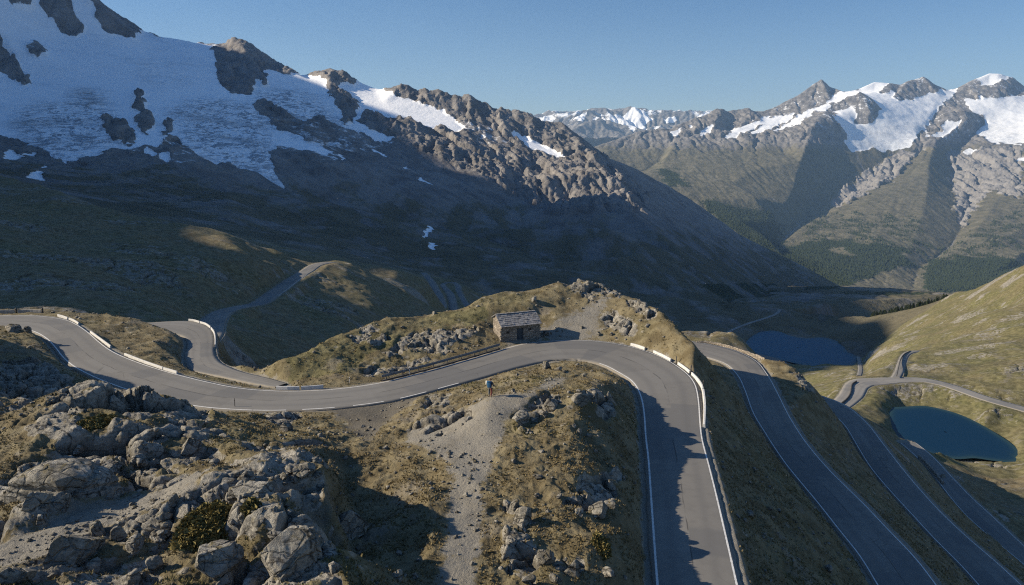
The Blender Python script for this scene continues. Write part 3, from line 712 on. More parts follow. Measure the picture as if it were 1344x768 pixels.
grav = np.maximum(blur(grav, 7), 0.9 * (1 - sstep(0.15, 1.0 + 0.5 * perlin(X1 / 2, Y1 / 2, 3), D1)) * (Y1 > 30))
# waterline gravel
g5 = ((Y1 > 200) & (Y1 < 330) & (X1 > 90))
grav = np.maximum(grav, g5 * 0.4 * sstep(0.45, -0.1, fbm(X1 / 35, Y1 / 25, 3, 31)) * sstep(2.2, 0.6, np.abs(Z1 + 79.6)))
green = zone([L("376,500 380,465 470,430 550,410 640,400 640,425 560,430 480,470 460,490")], 70, 125) * 0.6
green = green + (Y1 > 200) * (X1 > 60) * 0.75 + (Y1 > 140) * (X1 < 60) * 0.2
# relief
amp = np.zeros(X1.shape, F32)
lam = 0.7
k_o = 0
while lam < 90:
    wgt = sstep(0.003, 0.012, lam / Y1) * (1 - sstep(0.09, 0.22, lam / Y1))
    n = perlin(X1 / lam + 0.31 * k_o, Y1 / lam, 40 + k_o)
    amp += wgt * n * 0.062 * lam
    lam *= 1.9; k_o += 1
Z1 = Z1 + amp * free * (1 - 0.65 * np.clip(grav, 0, 1))
# hummocky turf on the island and the knoll
hm = fbm(X1 / 2.6, Y1 / 2.6, 4, 61, 0.55, ridged=True)
Z1 = Z1 + (hm - 0.6) * 0.19 * free * (1 - np.clip(grav, 0, 1)) * near * (1 - sstep(70, 130, Y1) * 0.5)

# bedrock: tilted, rounded, jointed blocks
crack = np.zeros(X1.shape, F32)
def blocks(mask, size, ang, stretch, amp_b, bevel, crk, seed, tilt=0.4, cw=0.06, warp=0.12):
    global Z1, crack
    ii = np.nonzero(mask.ravel() > 0.02)[0]
    if not len(ii): return
    x = X1.ravel()[ii]; y = Y1.ravel()[ii]; mk = mask.ravel()[ii]
    wx = x + (perlin(x / (size * 1.2), y / (size * 1.2), seed) + 0.4 * perlin(x / (size * 0.3), y / (size * 0.3), seed + 2)) * size * warp
    wy = y + (perlin(x / (size * 1.2), y / (size * 1.2), seed + 1) + 0.4 * perlin(x / (size * 0.3), y / (size * 0.3), seed + 3)) * size * warp
    ca, sa = math.cos(ang), math.sin(ang)
    u = (wx * ca + wy * sa) / (size * stretch); v = (-wx * sa + wy * ca) / size
    f1, f2, hid, vx, vy = worley(u, v, seed)
    h1 = (hid / 255.0) - 0.5; h2 = (_perm[hid + 31] / 255.0) - 0.5; h3 = (_perm[hid + 97] / 255.0) - 0.5
    e = f2 - f1
    z = size * (amp_b * h1 + tilt * (h2 * vx * 0.8 + h3 * vy) - bevel * (1 - sstep(0.0, 0.30, e)) ** 2)
    ck = np.exp(-(e / cw) ** 2)
    z = z - size * crk * ck
    Zf = Z1.ravel(); Zf[ii] += (z * mk).astype(F32)
    cf = crack.ravel(); cf[ii] = np.maximum(cf[ii], ck * mk * 0.9)
    Z1 = Zf.reshape(X1.shape); crack = cf.reshape(X1.shape)
fr = free
frac_z = sstep(-0.10, 0.20, fbm(X1 / 6, Y1 / 6, 2, 70))
frac2 = frac_z * sstep(-0.05, 0.25, perlin(X1 / 3.5, Y1 / 3.5, 71))
blocks(fgrock * fr, 5.0, 0.70, 1.7, 0.26, 0.14, 0.12, 3, 0.42, 0.045)
blocks(fgrock * fr * (0.10 + 0.90 * frac_z), 1.8, 0.80, 1.7, 0.34, 0.16, 0.20, 5, 0.60)
blocks(fgrock * fr * frac2, 0.8, 0.6, 1.4, 0.36, 0.15, 0.20, 7, 0.7)
joint = np.abs(perlin((X1 * 0.70 + Y1 * 0.71) / 9.0, (-X1 * 0.71 + Y1 * 0.70) / 0.85, 75)) < 0.035
jm = joint * fgrock * (1 - frac_z) * sstep(0.0, 0.3, perlin(X1 / 5, Y1 / 5, 76))
Z1 = Z1 - blur(jm.astype(F32), 1) * 0.16; crack = np.maximum(crack, blur(jm.astype(F32), 1) * 0.8)
Z1 = Z1 + fgrock * fr * (fbm(X1 / 1.3, Y1 / 1.3, 5, 73, 0.55) * 0.14 - 0.15)
orock = np.clip(rock - fgrock, 0, 1) * near * fr
blocks(orock, 2.6, 0.5, 1.6, 0.36, 0.14, 0.15, 9, 0.7)
blocks(orock, 1.0, 0.7, 1.5, 0.34, 0.14, 0.16, 11, 0.65)
blocks(np.clip(rock, 0, 1) * (Y1 >= 120) * (Y1 < 330) * fr, 6.0, 0.5, 1.6, 0.22, 0.12, 0.12, 13, 0.45)

# level the road beds
wr = np.where(Y1 > 190, sstep(0.3, 5.0, D1), sstep(0.25, 1.0, D1))
bank = sstep(0.4, 4.0, D1)
Z1 = np.where(D1 < 14, (ZR1 - 0.10 - 0.10 * (1 - sstep(-0.8, 0.3, D1))) * (1 - wr) + wr * (ZR1 * 0 + Z1), Z1)
cap = (D1 > 0) & (D1 < 2.0)
Z1 = np.where(cap, np.minimum(Z1, ZR1 + 0.05 + (D1 - 0.2).clip(0) * 1.4), Z1)
crack *= sstep(0.5, 1.5, D1)
for P_, zl in ((LAKE1, ZL1), (LAKE2, ZL2)):
    ins = inpoly(PX1, PY1, P_) & (np.abs(Z1 - zl) < 25)
    Z1 = np.where(ins, np.minimum(Z1, zl - 0.4), Z1)
far_y = 690.0
ground = mesh_np('ground', np.stack([X1, Y1, Z1], -1).reshape(-1, 3), grid_faces(*X1.shape), M['ground'],
                 attrs=dict(rock=rock, gravel=grav, green=green, crack=crack, pale=lay))
tag(ground, kind='structure')

def ground_z(x, y):
    s = x / y; u = math.log(y)
    i = min(max(np.searchsorted(S1, s) - 1, 0), len(S1) - 2); j = min(max(np.searchsorted(U1, u) - 1, 0), len(U1) - 2)
    a = (s - S1[i]) / (S1[i + 1] - S1[i]); b = (u - U1[j]) / (U1[j + 1] - U1[j])
    return float((Z1[j, i] * (1 - a) + Z1[j, i + 1] * a) * (1 - b) + (Z1[j + 1, i] * (1 - a) + Z1[j + 1, i + 1] * a) * b)
def ground_z_np(x, y):
    s = x / y; u = np.log(y)
    i = np.clip(np.searchsorted(S1, s) - 1, 0, len(S1) - 2); j = np.clip(np.searchsorted(U1, u) - 1, 0, len(U1) - 2)
    a = (s - S1[i]) / (S1[i + 1] - S1[i]); b = (u - U1[j]) / (U1[j + 1] - U1[j])
    z = (Z1[j, i] * (1 - a) + Z1[j, i + 1] * a) * (1 - b) + (Z1[j + 1, i] * (1 - a) + Z1[j + 1, i + 1] * a) * b
    return z, j, i
def hit(px, py):
    """where the ray through a pixel meets the near ground"""
    T = tanT(py); s = sx(px, py)
    Ys = np.exp(np.linspace(math.log(16), math.log(695), 6000))
    z, _, _ = ground_z_np(s * Ys, Ys)
    below = np.nonzero(CAMZ - T * Ys < z)[0]
    k = below[0] if len(below) else -1
    return float(s * Ys[k]), float(Ys[k]), float(z[k])

# ------------------------------------------------------------------ erosion used on the mountains
def erode(Z, Yg, n, steps, seed, rounds=2, depth=0.004, mask=1.0):
    r = np.random.default_rng(seed); ny, nx = Z.shape
    for rd in range(rounds):
        Zb = blur(Z.astype(F32), 1)
        gy, gx = np.gradient(Zb)
        px_ = r.uniform(1, nx - 2, n); py_ = r.uniform(1, ny - 2, n)
        dx = np.zeros(n); dy = np.zeros(n); cnt = np.zeros(ny * nx, F32); alive = np.ones(n, bool)
        for st in range(steps):
            ix = px_.astype(int); iy = py_.astype(int)
            g1 = gx[iy, ix]; g2 = gy[iy, ix]
            l = np.hypot(g1, g2) + 1e-6
            dx = 0.45 * dx - 0.55 * g1 / l; dy = 0.45 * dy - 0.55 * g2 / l
            l = np.hypot(dx, dy) + 1e-6
            px_ = np.clip(px_ + dx / l, 1, nx - 2); py_ = np.clip(py_ + dy / l, 1, ny - 2)
            cnt += np.bincount(py_.astype(int) * nx + px_.astype(int), minlength=ny * nx).astype(F32)
        cn = cnt.reshape(ny, nx)
        cn[:3] = 0; cn[-3:] = 0; cn[:, :3] = 0; cn[:, -3:] = 0
        fl = blur(np.log1p(cn), 1) / 5.0
        fl = np.clip(fl, 0, 1.4)
        Z = Z - (fl - 0.25) * depth * Yg * mask
    return Z, fl

def crags(x, y, mask, size, stretch, amp_b, tilt, seed, ang=0.0):
    """angular rock: tilted facets with sharp edges, longer down the fall line"""
    out = np.zeros(x.size, F32); ii = np.nonzero(mask.ravel() > 0.03)[0]
    if not len(ii): return out.reshape(x.shape)
    a = x.ravel()[ii]; b = y.ravel()[ii]
    wx = perlin(a / size * 0.7, b / size * 0.5, seed) * 0.45 + perlin(a / size * 2.3, b / size * 1.8, seed + 1) * 0.16
    wy = perlin(a / size * 0.7, b / size * 0.5, seed + 2) * 0.45
    ca, sa = math.cos(ang), math.sin(ang)
    u = (a * ca + b * sa) / size + wx; v = (-a * sa + b * ca) / (size * stretch) + wy
    f1, f2, hid, vx, vy = worley(u, v, seed)
    h1 = (hid / 255.0) - 0.5; h2 = (_perm[hid + 31] / 255.0) - 0.5; h3 = (_perm[hid + 97] / 255.0) - 0.5
    out[ii] = size * (amp_b * h1 + tilt * (1.4 * h2 * vx + h3 * vy) - 0.10 * np.exp(-((f2 - f1) / 0.10) ** 2))
    return out.reshape(x.shape)
# ------------------------------------------------------------------ left mountain and the valley floor
S2 = np.r_[seq(-1.45, -0.9, 0.008)[:-1], seq(-0.9, 0.72, 0.0021), seq(0.72, 1.35, 0.008)[1:]]
U2 = seq(math.log(672), math.log(5200), 0.0021)
Sg, Ug = np.meshgrid(S2, U2)
T2 = blur(tin_grid(GT, S2, U2), 2)
Y2 = np.exp(Ug); X2 = Sg * Y2; Z2g = CAMZ - T2 * Y2
PX2, PY2 = project(X2, Y2, Z2g)
D2, ZR2 = road_field(X2, Y2, [roadv, roadl, roada, roadt], 30.0)
fade = sstep(672, 1000, Y2)
SNOW_L = [L("672,172 690,181 715,192 745,205 738,207 700,195 674,180"), L("-300,-200 128,-3 187,41 205,48 258,57 288,58 310,60 385,97 400,98 440,90 508,119 540,130 578,142 592,152 600,160 612,170 600,173 560,165 520,152 490,150 478,150 470,160 500,172 520,185 500,190 470,172 440,165 420,150 400,160 360,150 345,140 352,160 362,172 395,180 420,190 438,204 430,206 400,198 372,192 350,200 362,224 374,247 336,228 300,212 280,215 262,205 244,190 215,188 205,192 180,190 155,193 130,200 105,202 85,211 50,192 20,182 -20,172 -300,160"),
          L("5,200 15,194 28,202 18,208 6,206"), L("28,198 45,198 46,202 30,202"), L("27,232 45,221 55,222 57,232 50,241 46,236 36,233"), L("55,212 62,214 60,217 55,216"), L("207,200 222,199 226,205 218,211 210,206"), L("188,192 206,194 205,204 195,202"), L("0,226 28,236 26,238 0,230"), L("70,250 86,255 84,257 70,253"), L("200,276 225,280 240,284 248,288 230,285 202,279"),
          L("556,308 562,297 568,294 566,304 560,311 556,312"), L("560,317 567,318 574,325 568,326 561,321"), L("490,196 508,206 511,210 500,206 488,199"), L("528,220 532,222 538,226 530,225"), L("547,232 560,240 574,248 568,248 552,240"), L("445,205 452,210 450,214 444,210")]
ROCK_L = [L("-20,45 0,50 15,75 35,100 43,112 30,113 0,98 -20,95"), L("12,-10 45,-10 42,8 30,8 12,5"), L("52,-10 95,-10 100,20 112,35 110,48 92,55 80,48 72,32 58,20 50,5"), L("108,0 125,-4 150,14 165,22 187,42 176,50 160,49 150,46 142,52 135,40 128,20 122,0"), L("120,-5 128,-5 132,30 126,28"), L("36,57 45,55 57,60 62,72 50,76 38,70"), L("278,65 300,50 308,46 336,62 385,97 375,99 350,92 352,112 345,113 338,100 330,124 300,120 284,105 284,80"), L("258,53 275,54 286,59 275,61 260,58"),
          L("176,120 184,114 190,130 193,145 202,150 204,165 190,176 180,168 178,155 183,146 172,145 178,130"), L("134,154 145,155 165,165 180,180 172,188 150,186 135,168"), L("208,178 217,170 218,160 226,160 226,172 215,180"), L("208,190 225,176 240,185 245,195 225,200"), L("330,138 345,128 358,136 378,150 394,164 390,172 375,170 360,165 358,158 340,150"), L("394,172 408,166 425,172 440,182 470,192 440,196 405,188 396,180"),
          L("398,96 420,92 440,87 455,95 472,107 462,112 450,108 440,112 430,113 425,102 405,100"), L("428,115 440,112 455,120 470,132 472,140 462,160 452,166 447,158 452,143 444,142 440,130"), L("472,152 490,160 520,160 535,160 548,172 530,182 505,180 485,170 472,160")]
patchy_L = [L("594,158 640,166 676,188 662,197 630,191 598,175"), L("336,150 400,160 470,172 520,190 440,215 380,200 340,190"), L("140,190 250,180 330,200 250,215")]
def msk(polys, PX, PY, jx, jy):
    m = np.zeros(PX.shape, F32)
    for P_ in polys: m = np.maximum(m, inpoly(PX + jx, PY + jy, P_).astype(F32))
    return m
j1 = perlin(X2 / 45, Y2 / 60, 81) * 4.5 + perlin(X2 / 16, Y2 / 22, 82) * 2.0; j2 = perlin(X2 / 45, Y2 / 60, 83) * 3.0 + perlin(X2 / 16, Y2 / 22, 84) * 1.5
front = (PY2 < 290) | (PX2 > 400)
sn = msk(SNOW_L, PX2, PY2, j1, j2) * (Y2 > 1000); rk = msk(ROCK_L, PX2, PY2, j1, j2)
snow2 = np.clip(blur(sn * (1 - rk), 1), 0, 1)
pt = msk(patchy_L, PX2, PY2, j1, j2)
snow2 = np.maximum(snow2, pt * 0.42)
snow2 = np.maximum(snow2, 0.345 * rk * (PX2 < 480) * sstep(110, 60, PY2))
rocky = np.clip(sstep(0.0, 0.35, -0.02 - (PY2 - 290) / 700) + rk + msk([L("470,140 528,110 650,140 700,150 790,200 850,262 840,275 720,285 640,235 560,205 480,175")], PX2, PY2, j1, j2), 0, 1)
damp2 = 0.3 + 0.7 * sstep(0, 16, PY2 - np.interp(PX2, [a[0] for a in SKY_L], [a[1] for a in SKY_L]))
rid = fbm(X2 / 260, Y2 / 330, 6, 90, 0.52, ridged=True)
rl = np.clip(1 - snow2 * 1.1, 0, 1)
flute = 0.62 * fbm(X2 / 62 + 1.2 * perlin(X2 / 160, Z2g / 110, 92), Z2g / 190, 5, 91, 0.82, ridged=True) * (0.55 + 0.8 * sstep(-0.5, 0.5, perlin(X2 / 240, Z2g / 200, 93)))
T2b = blur(blur(T2, 8), 8); sw2 = blur(sstep(0.5, 0.9, snow2), 3)
sw2 = sw2 * sstep(2, 18, PY2 - np.interp(PX2, [a[0] for a in SKY_L], [a[1] for a in SKY_L]))
Z2g = Z2g + sw2 * (T2 - T2b) * Y2
rm2 = rocky * np.clip(1 - snow2 * 1.1, 0, 1) * fade
Zb = Z2g + damp2 * rm2 * (crags(X2, Y2, rm2, 95, 2.2, 0.10, 0.34, 201, 0.25) + crags(X2, Y2, rm2, 38, 2.0, 0.13, 0.40, 203, -0.1) + crags(X2, Y2, rm2, 17, 1.7, 0.14, 0.42, 205, 0.3))
Zb = Zb + fade * (flute - 0.4) * 1.6 * rocky * damp2 * np.clip(1 - snow2 * 1.1, 0, 1)
Zb = Zb + fade * damp2 * (rid - 0.7) * (3 - 1.5 * rocky) * (0.25 + 0.75 * rl)
Zb = Zb + fade * fbm(X2 / 900, Y2 / 900, 3, 95) * 8
gl = fbm(X2 / 70 + 0.3 * Y2 / 100, Y2 / 260, 4, 97, 0.5, ridged=True)
Zb = Zb + fade * (gl - 0.5) * 9 * rocky * rl
Ze, fl2 = erode(Zb, Y2, 160000, 200, 5, 3, 0.0026, fade * (0.25 + 0.75 * rl) * (0.6 - 0.5 * rocky))
Ze = Ze + fade * (fbm(X2 / 15, Ze / 45, 3, 98, 0.6, ridged=True) - 0.5) * 1.8 * rl * rocky + fade * fbm(X2 / 18, Y2 / 22, 3, 99, 0.5, ridged=True) * 2.2 * rl * (0.4 + rocky)
ice2 = np.clip(msk([L("20,145 60,138 130,128 150,150 160,185 85,212 40,192 20,170"), L("85,122 140,116 138,136 95,138"), L("215,150 255,128 300,130 345,140 352,160 374,250 300,214 260,205 245,185"), L("330,120 400,115 440,150 470,170 430,200 350,160")], PX2, PY2, j1 * 3, j2 * 3), 0, 1)
ice2 = np.maximum(ice2, 0.35 * msk([L("170,78 260,80 280,95 170,90"), L("180,95 250,100 250,115 190,112")], PX2, PY2, j1 * 3, j2 * 3))
ice2 = blur(ice2, 6)
Ze = Ze + ice2 * snow2 * fbm(X2 / 48 + 0.7 * perlin(X2 / 90, Y2 / 90, 3), Y2 / 17, 3, 103, 0.6, ridged=True) * 4.5
wr2 = sstep(0.5, 9, D2)
Ze = np.where(D2 < 30, (ZR2 - 0.5) * (1 - wr2) + wr2 * Ze, Ze)
m1 = (Y2 < 705); Ze = np.where(m1, Ze - 4 * (1 - sstep(672, 705, Y2)) - 0.3, Ze)
# lake bed stays under water
lk = msk([LAKE2], PX2, PY2, 0, 0) * (Y2 > 600) * (Y2 < 900)
Ze = np.where(lk > 0, np.minimum(Ze, ZL2 - 0.6), Ze)
veg2 = np.clip(sstep(200, 320, PY2 + (PX2 - 640) * -0.12) * 0.9 - rk, 0, 1) * (1 - 0.35 * rocky) * (0.55 + 0.30 * sstep(-0.6, 0.6, fbm(X2 / 90, Y2 / 260, 5, 115, 0.6)))
scree2 = np.clip(0.35 + 0.5 * sstep(-0.5, 0.6, fbm(X2 / 130, Y2 / 330, 5, 111, 0.6)), 0, 1) * 0.8
forest2 = sstep(0.0, 0.3, fbm(X2 / 200, Y2 / 200, 3, 113)) * (PY2 > 372) * (Y2 > 1500) * 0.8
mnt = mesh_np('mountain', np.stack([X2, Y2, Ze], -1).reshape(-1, 3), grid_faces(*X2.shape), M['left_mountain'], False,
              attrs=dict(snow=snow2, veg=veg2, forest=forest2, scree=scree2, ice=ice2))
tag(mnt, kind='structure')

# ------------------------------------------------------------------ mountains across the valley
CTL = []
SKY_R = [(700,215,6300),(750,205,6400),(787,191,6500),(810,183,6600),(832,175,6700),(852,169.5,6800),(879.5,167.5,6900),(892,161,7000),(909.5,155,7100),(922,152.5,7200),(935,146,7250),(946,140.5,7300),(954.5,146,7350),(962,145,7350),(972,144,7400),(979.5,142,7400),(986,146,7450),(1008,145.5,7500),(1023,136,7600),(1048,124,7700),(1065,112,7800),(1078,103,7850),(1090.5,115,7900),(1100.5,121,7950),(1120.5,120,8000),(1135,113,8100),(1148,107,8200),(1168,109,8200),(1174,116,8250),(1193,106,8300),(1212,100.5,8350),(1225.5,110,8350),(1233,119,8400),(1255.5,115.5,8450),(1270.5,107.5,8500),(1285.5,100,8550),(1299,94,8600),(1310.5,95,8600),(1330.5,101,8600),(1344,112,8600),(1380,125,8600),(1440,110,8600),(1540,120,8600),(1650,140,8600)]
for a, b in zip(SKY_R[:-1], SKY_R[1:]):
    k = max(1, int(abs(b[0] - a[0]) / 7))
    for i in range(k): p(*[a[j] + (b[j] - a[j]) * i / k for j in range(3)])
for px, py, Y in SKY_R[::2]:
    z = CAMZ - tanT(py) * Y
    h(px, Y + 700, z - 420); h(px, 11500, -200)
def crest(pts, side=0):
    for a, b in zip(pts[:-1], pts[1:]):
        k = max(1, int(math.hypot(b[0] - a[0], b[1] - a[1]) / 8))
        for i in range(k): p(*[a[j] + (b[j] - a[j]) * i / k for j in range(3)])
    p(*pts[-1])
# spur with the dark peak (lit on its left, shaded on its right) and the gully right of it
crest([(1082,147,7050),(1072,160,6850),(1063,178,6600),(1056,196,6300),(1047,222,5900),(1042,246,5500),(1035,262,5200),(1010,290,4700)])
crest([(1098,152,6980),(1105,175,6850),(1106,200,6650),(1098,222,6350),(1085,240,6000),(1065,262,5650),(1045,300,4900),(1015,328,4300)])
# peak above the glacier arm
crest([(1127,121,7500),(1135,130,7400),(1142,145,7250),(1138,155,7200),(1125,165,7150)])
crest([(1128,121,7500),(1110,130,7450),(1092,135,7450),(1080,146,7300)]); crest([(1147,150,7280),(1150,160,7200)])
# central spur: crest, left gully, right gully
crest([(1255,122,8250),(1245,130,8100),(1234,145,7800),(1222,160,7500),(1212,172,7300)])
crest([(1266,146,7600),(1272,158,7450),(1255,165,7350),(1240,176,7150),(1226,192,6850),(1219,215,6400),(1218,240,5950),(1214,270,5300),(1205,300,4700),(1190,335,4100),(1170,362,3700)])
crest([(1165,205,6800),(1140,235,6350),(1110,262,5800),(1095,272,5550),(1065,292,5000),(1035,315,4500),(1010,330,4200)])
crest([(1287,150,7750),(1290,170,7600),(1270,185,7300),(1246,200,7000),(1248,222,6600),(1255,250,6100),(1260,280,5400),(1262,300,5000),(1250,320,4550),(1225,340,4200),(1205,352,3950),(1200,368,3700),(1198,380,3500)])
crest([(1344,200,6700),(1330,230,6200),(1310,262,5600),(1290,290,5000),(1265,318,4500),(1235,342,4050),(1222,365,3700)])
crest([(1400,180,6800),(1420,230,6000),(1400,290,5000),(1380,340,4300)])
# first hill with its shaded flank
crest([(835,175.5,6680),(840,190,6500),(845,205,6250),(846,216,6000)]); crest([(880,172,6750),(878,190,6500),(868,212,6150),(850,222,5900)])
crest([(892,165,6900),(885,190,6400),(870,215,5900),(885,235,5300)])
crest([(946,142,7250),(940,160,7000),(935,172,6850)]); crest([(962,155,7250),(952,172,7000)])
for a in [(790,215,5900),(830,232,5400),(880,245,5000),(910,225,5600),(920,200,6200),(950,200,6300),(990,180,6700),(1020,175,6800),(1030,200,6400),(1000,220,5800),(960,240,5300),(940,262,4800),(990,262,4900),(970,290,4400),(1000,310,4200),(1030,340,3900),(1060,365,3650),
          (1100,150,7000),(1118,175,6960),(1120,182,6920),(1150,180,6980),(1180,180,7050),(1150,150,7260),(1165,140,7450),(1200,140,7560),(1170,130,7700),(1240,150,7560),(1310,140,7900),(1344,150,7750),(1320,170,7400),(1344,180,7250),(1300,190,7050),
          (1150,255,5700),(1190,240,6000),(1120,290,5000),(1160,300,4700),(1080,310,4600),(1130,330,4100),(1080,345,3900),(1110,365,3600),(1150,372,3550),(1290,240,6100),(1280,220,6500),(1300,320,4400),(1344,300,4800),(1344,330,4200),(1260,350,3900),(1300,360,3700),(1240,375,3500)]: p(*a)
for px in range(650, 1700, 60): h(px, 3300, -640); h(px, 2500, -760)
for s_ in (-0.15, 1.75):
    for Y in (2300, 4000, 8000, 12000): CTL.append((s_, math.log(Y), (CAMZ + 700 - 900 * (Y == 8000)) / Y))
CTL = [(a, b + math.log(1.25), c) for a, b, c in CTL]
RT = tin(CTL)
S3 = np.r_[seq(0.0, 0.85, 0.0014), seq(0.85, 1.5, 0.006)[1:]]
U3 = seq(math.log(3250), math.log(13200), 0.0017)
Sg, Ug = np.meshgrid(S3, U3)
T3 = blur(tin_grid(RT, S3, U3), 1)
Y3 = np.exp(Ug); X3 = Sg * Y3; Z3g = CAMZ - T3 * Y3
PX3, PY3 = project(X3, Y3, Z3g)
j1 = perlin(X3 / 110, Y3 / 160, 121) * 3.5 + perlin(X3 / 40, Y3 / 60, 122) * 2; j2 = perlin(X3 / 110, Y3 / 160, 123) * 2.5 + perlin(X3 / 40, Y3 / 60, 124) * 1.5
SNOW_R = [L("1100,122 1120,119 1148,106 1168,108 1160,120 1152,125 1166,118 1172,117 1180,132 1200,130 1225,122 1236,118 1258,115 1250,128 1240,140 1225,165 1212,178 1216,181 1235,170 1262,156 1245,172 1250,190 1275,175 1285,180 1300,188 1344,190 1420,195 1420,130 1340,126 1320,125 1290,130 1285,122 1286,108 1280,104 1299,93 1312,95 1330,102 1320,105 1300,110 1290,112 1284,130 1262,128 1275,145 1290,150 1294,165 1280,176 1250,190 1210,172 1195,192 1180,198 1160,200 1145,195 1120,200 1108,190 1112,178 1106,165 1096,150 1085,152 1095,146 1118,140 1125,150 1120,165 1128,165 1145,162 1160,142 1140,128 1130,122 1110,132 1090,135 1085,136"),
          L("1086,137 1096,138 1085,148 1070,148 1055,158 1040,166 1020,172 1010,175 1030,164 1050,152 1065,145"), L("1008,156 1045,149 1035,158 1015,168 1000,175 985,176 1000,166"), L("925,168 938,163 935,172 922,178 918,176"), L("950,178 962,172 985,162 1010,150 1008,160 975,176 955,182"), L("880,172 896,165 890,175 882,178"), L("1236,172 1240,160 1268,158 1255,170 1240,176"),
          L("1338,206 1346,205 1346,212 1336,212"), L("1262,198 1275,194 1285,198 1270,203"), L("905,165 912,162 908,170")]
ROCK_R = [L("1172,130 1176,116 1193,106 1212,100 1225,110 1233,119 1222,122 1205,124 1190,130 1180,133"), L("1288,112 1310,106 1330,101 1344,112 1344,126 1320,126 1290,130"), L("1270,108 1284,104 1288,125 1275,130 1255,128 1262,116"), L("1152,124 1160,113 1174,114 1172,119"), L("1108,131 1128,120 1140,128 1146,145 1135,160 1122,166 1126,150 1118,140 1100,147 1088,150 1095,140"), L("1250,128 1238,135 1212,172 1225,170 1240,150 1265,132"), L("1268,145 1284,160 1275,175 1240,190 1236,180 1262,160"), L("1080,146 1094,150 1096,165 1080,175 1070,165")]
rk3 = msk(ROCK_R + [L('1008,146 1048,124 1079,103 1100,122 1085,140 1050,150 1010,158')], PX3, PY3, j1, j2)
snow3 = blur(np.clip(msk(SNOW_R, PX3, PY3, j1, j2) * (1 - msk(ROCK_R, PX3, PY3, j1, j2)), 0, 1), 1)
snow3 = np.maximum(snow3, 0.40 * rk3)
snow3 = np.maximum(snow3, 0.37 * (PX3 > 985) * sstep(178, 158, PY3))
peak = np.clip(sstep(215, 160, PY3), 0, 1)
cuts = msk([L("1090,262 1165,205 1215,190 1180,230 1100,275"), L("1245,200 1344,190 1344,260 1300,250 1262,300 1255,280")], PX3, PY3, j1 * 2, j2 * 2)
rockz = np.clip(np.maximum(peak, cuts) * (1 - snow3), 0, 1)
mead = np.clip(1 - peak, 0, 1)
damp3 = 0.25 + 0.75 * sstep(0, 12, PY3 - np.interp(PX3, [a[0] for a in SKY_R], [a[1] for a in SKY_R]))
rid = fbm(X3 / 420, Y3 / 620, 6, 131, 0.5, ridged=True)
Zr = Z3g + damp3 * (rid - 0.7) * (6 - 3 * rockz) * (1 - 0.75 * snow3) + fbm(X3 / 1500, Y3 / 1500, 3, 133) * 12
flute = 0.62 * fbm(X3 / 170 + 1.4 * perlin(X3 / 420, Z3g / 260, 132), Z3g / 520, 5, 135, 0.82, ridged=True) * (0.5 + 0.9 * sstep(-0.5, 0.5, perlin(X3 / 700, Z3g / 400, 134)))
rm3 = rockz * (1 - 0.9 * snow3)
T3b = blur(blur(T3, 9), 9); sw3 = blur(sstep(0.4, 0.9, snow3), 3)
sw3 = sw3 * sstep(2, 16, PY3 - np.interp(PX3, [a[0] for a in SKY_R], [a[1] for a in SKY_R]))
Zr = Zr + sw3 * (T3 - T3b) * Y3 + sw3 * (fbm(X3 / 260, Y3 / 160, 4, 147) * 9)
Zr = Zr + damp3 * rm3 * (crags(X3, Y3, rm3, 300, 2.4, 0.09, 0.32, 211, -0.2) + crags(X3, Y3, rm3, 120, 2.2, 0.12, 0.36, 213, 0.1) + crags(X3, Y3, rm3, 52, 2.0, 0.14, 0.40, 215, -0.1))
Zr = Zr + damp3 * (flute - 0.4) * (0.8 + 5 * rockz * (1 - 0.65 * cuts)) * (1 - 0.9 * snow3)
Zr = Zr + (fbm(X3 / 70, Z3g / 130, 4, 139, 0.6, ridged=True) - 0.6) * (1.5 + 3 * rockz * (1 - 0.4 * cuts)) * (1 - 0.9 * snow3)
Zr, fl3 = erode(Zr, Y3, 220000, 260, 6, 3, 0.0022, (1 - 0.85 * snow3) * (0.18 + 0.12 * rockz) * (0.5 + 0.9 * sstep(-0.3, 0.4, fbm(X3 / 900, Y3 / 900, 2, 145))))
Zr = Zr + fbm(X3 / 34, Y3 / 50, 3, 137, 0.5, ridged=True) * 3.5 * (1 - 0.9 * snow3) * (0.4 + rockz)
veg3 = np.clip(mead * (1 - cuts * 0.9) - 0.15, 0, 1)
forest3 = np.clip(msk([L("1010,335 1060,315 1100,318 1180,318 1200,345 1150,362 1110,378 1060,372"), L("1215,345 1270,335 1344,340 1344,380 1215,385"), L("920,262 960,270 1010,280 1030,320 1005,330 960,300"), L("860,215 885,225 900,240 880,247")], PX3, PY3, j1 * 3, j2 * 3), 0, 1)
forest3 = blur(forest3, 4)
clear = msk([L("1085,322 1100,326 1125,336 1110,337 1092,333"), L("1060,300 1100,312 1190,320 1188,324 1110,318 1060,308"), L("1150,375 1205,352 1212,380 1160,388"), L("1050,366 1090,376 1080,380 1052,374")], PX3, PY3, j1, j2)
forest3 = forest3 * (1 - clear)
forest3 = np.maximum(forest3, 0.36 * msk([L("1060,290 1110,280 1200,285 1220,330 1050,335"), L("1230,330 1344,270 1344,345 1220,350")], PX3, PY3, j1 * 3, j2 * 3))
scree3 = np.clip(cuts + sstep(0.75, 1.15, fl3) * 0.8 + msk([L("1150,375 1205,352 1212,380 1160,388")], PX3, PY3, j1, j2), 0, 1)
veg3 = veg3 * (1 - 0.8 * sstep(0.8, 1.2, fl3))
rm = mesh_np('mountain_range', np.stack([X3, Y3, Zr], -1).reshape(-1, 3), grid_faces(*X3.shape), M['range'], False,
             attrs=dict(snow=snow3, veg=veg3, forest=forest3, scree=scree3, ice=0.45 * snow3 * sstep(140, 185, PY3)))
tag(rm, kind='structure')

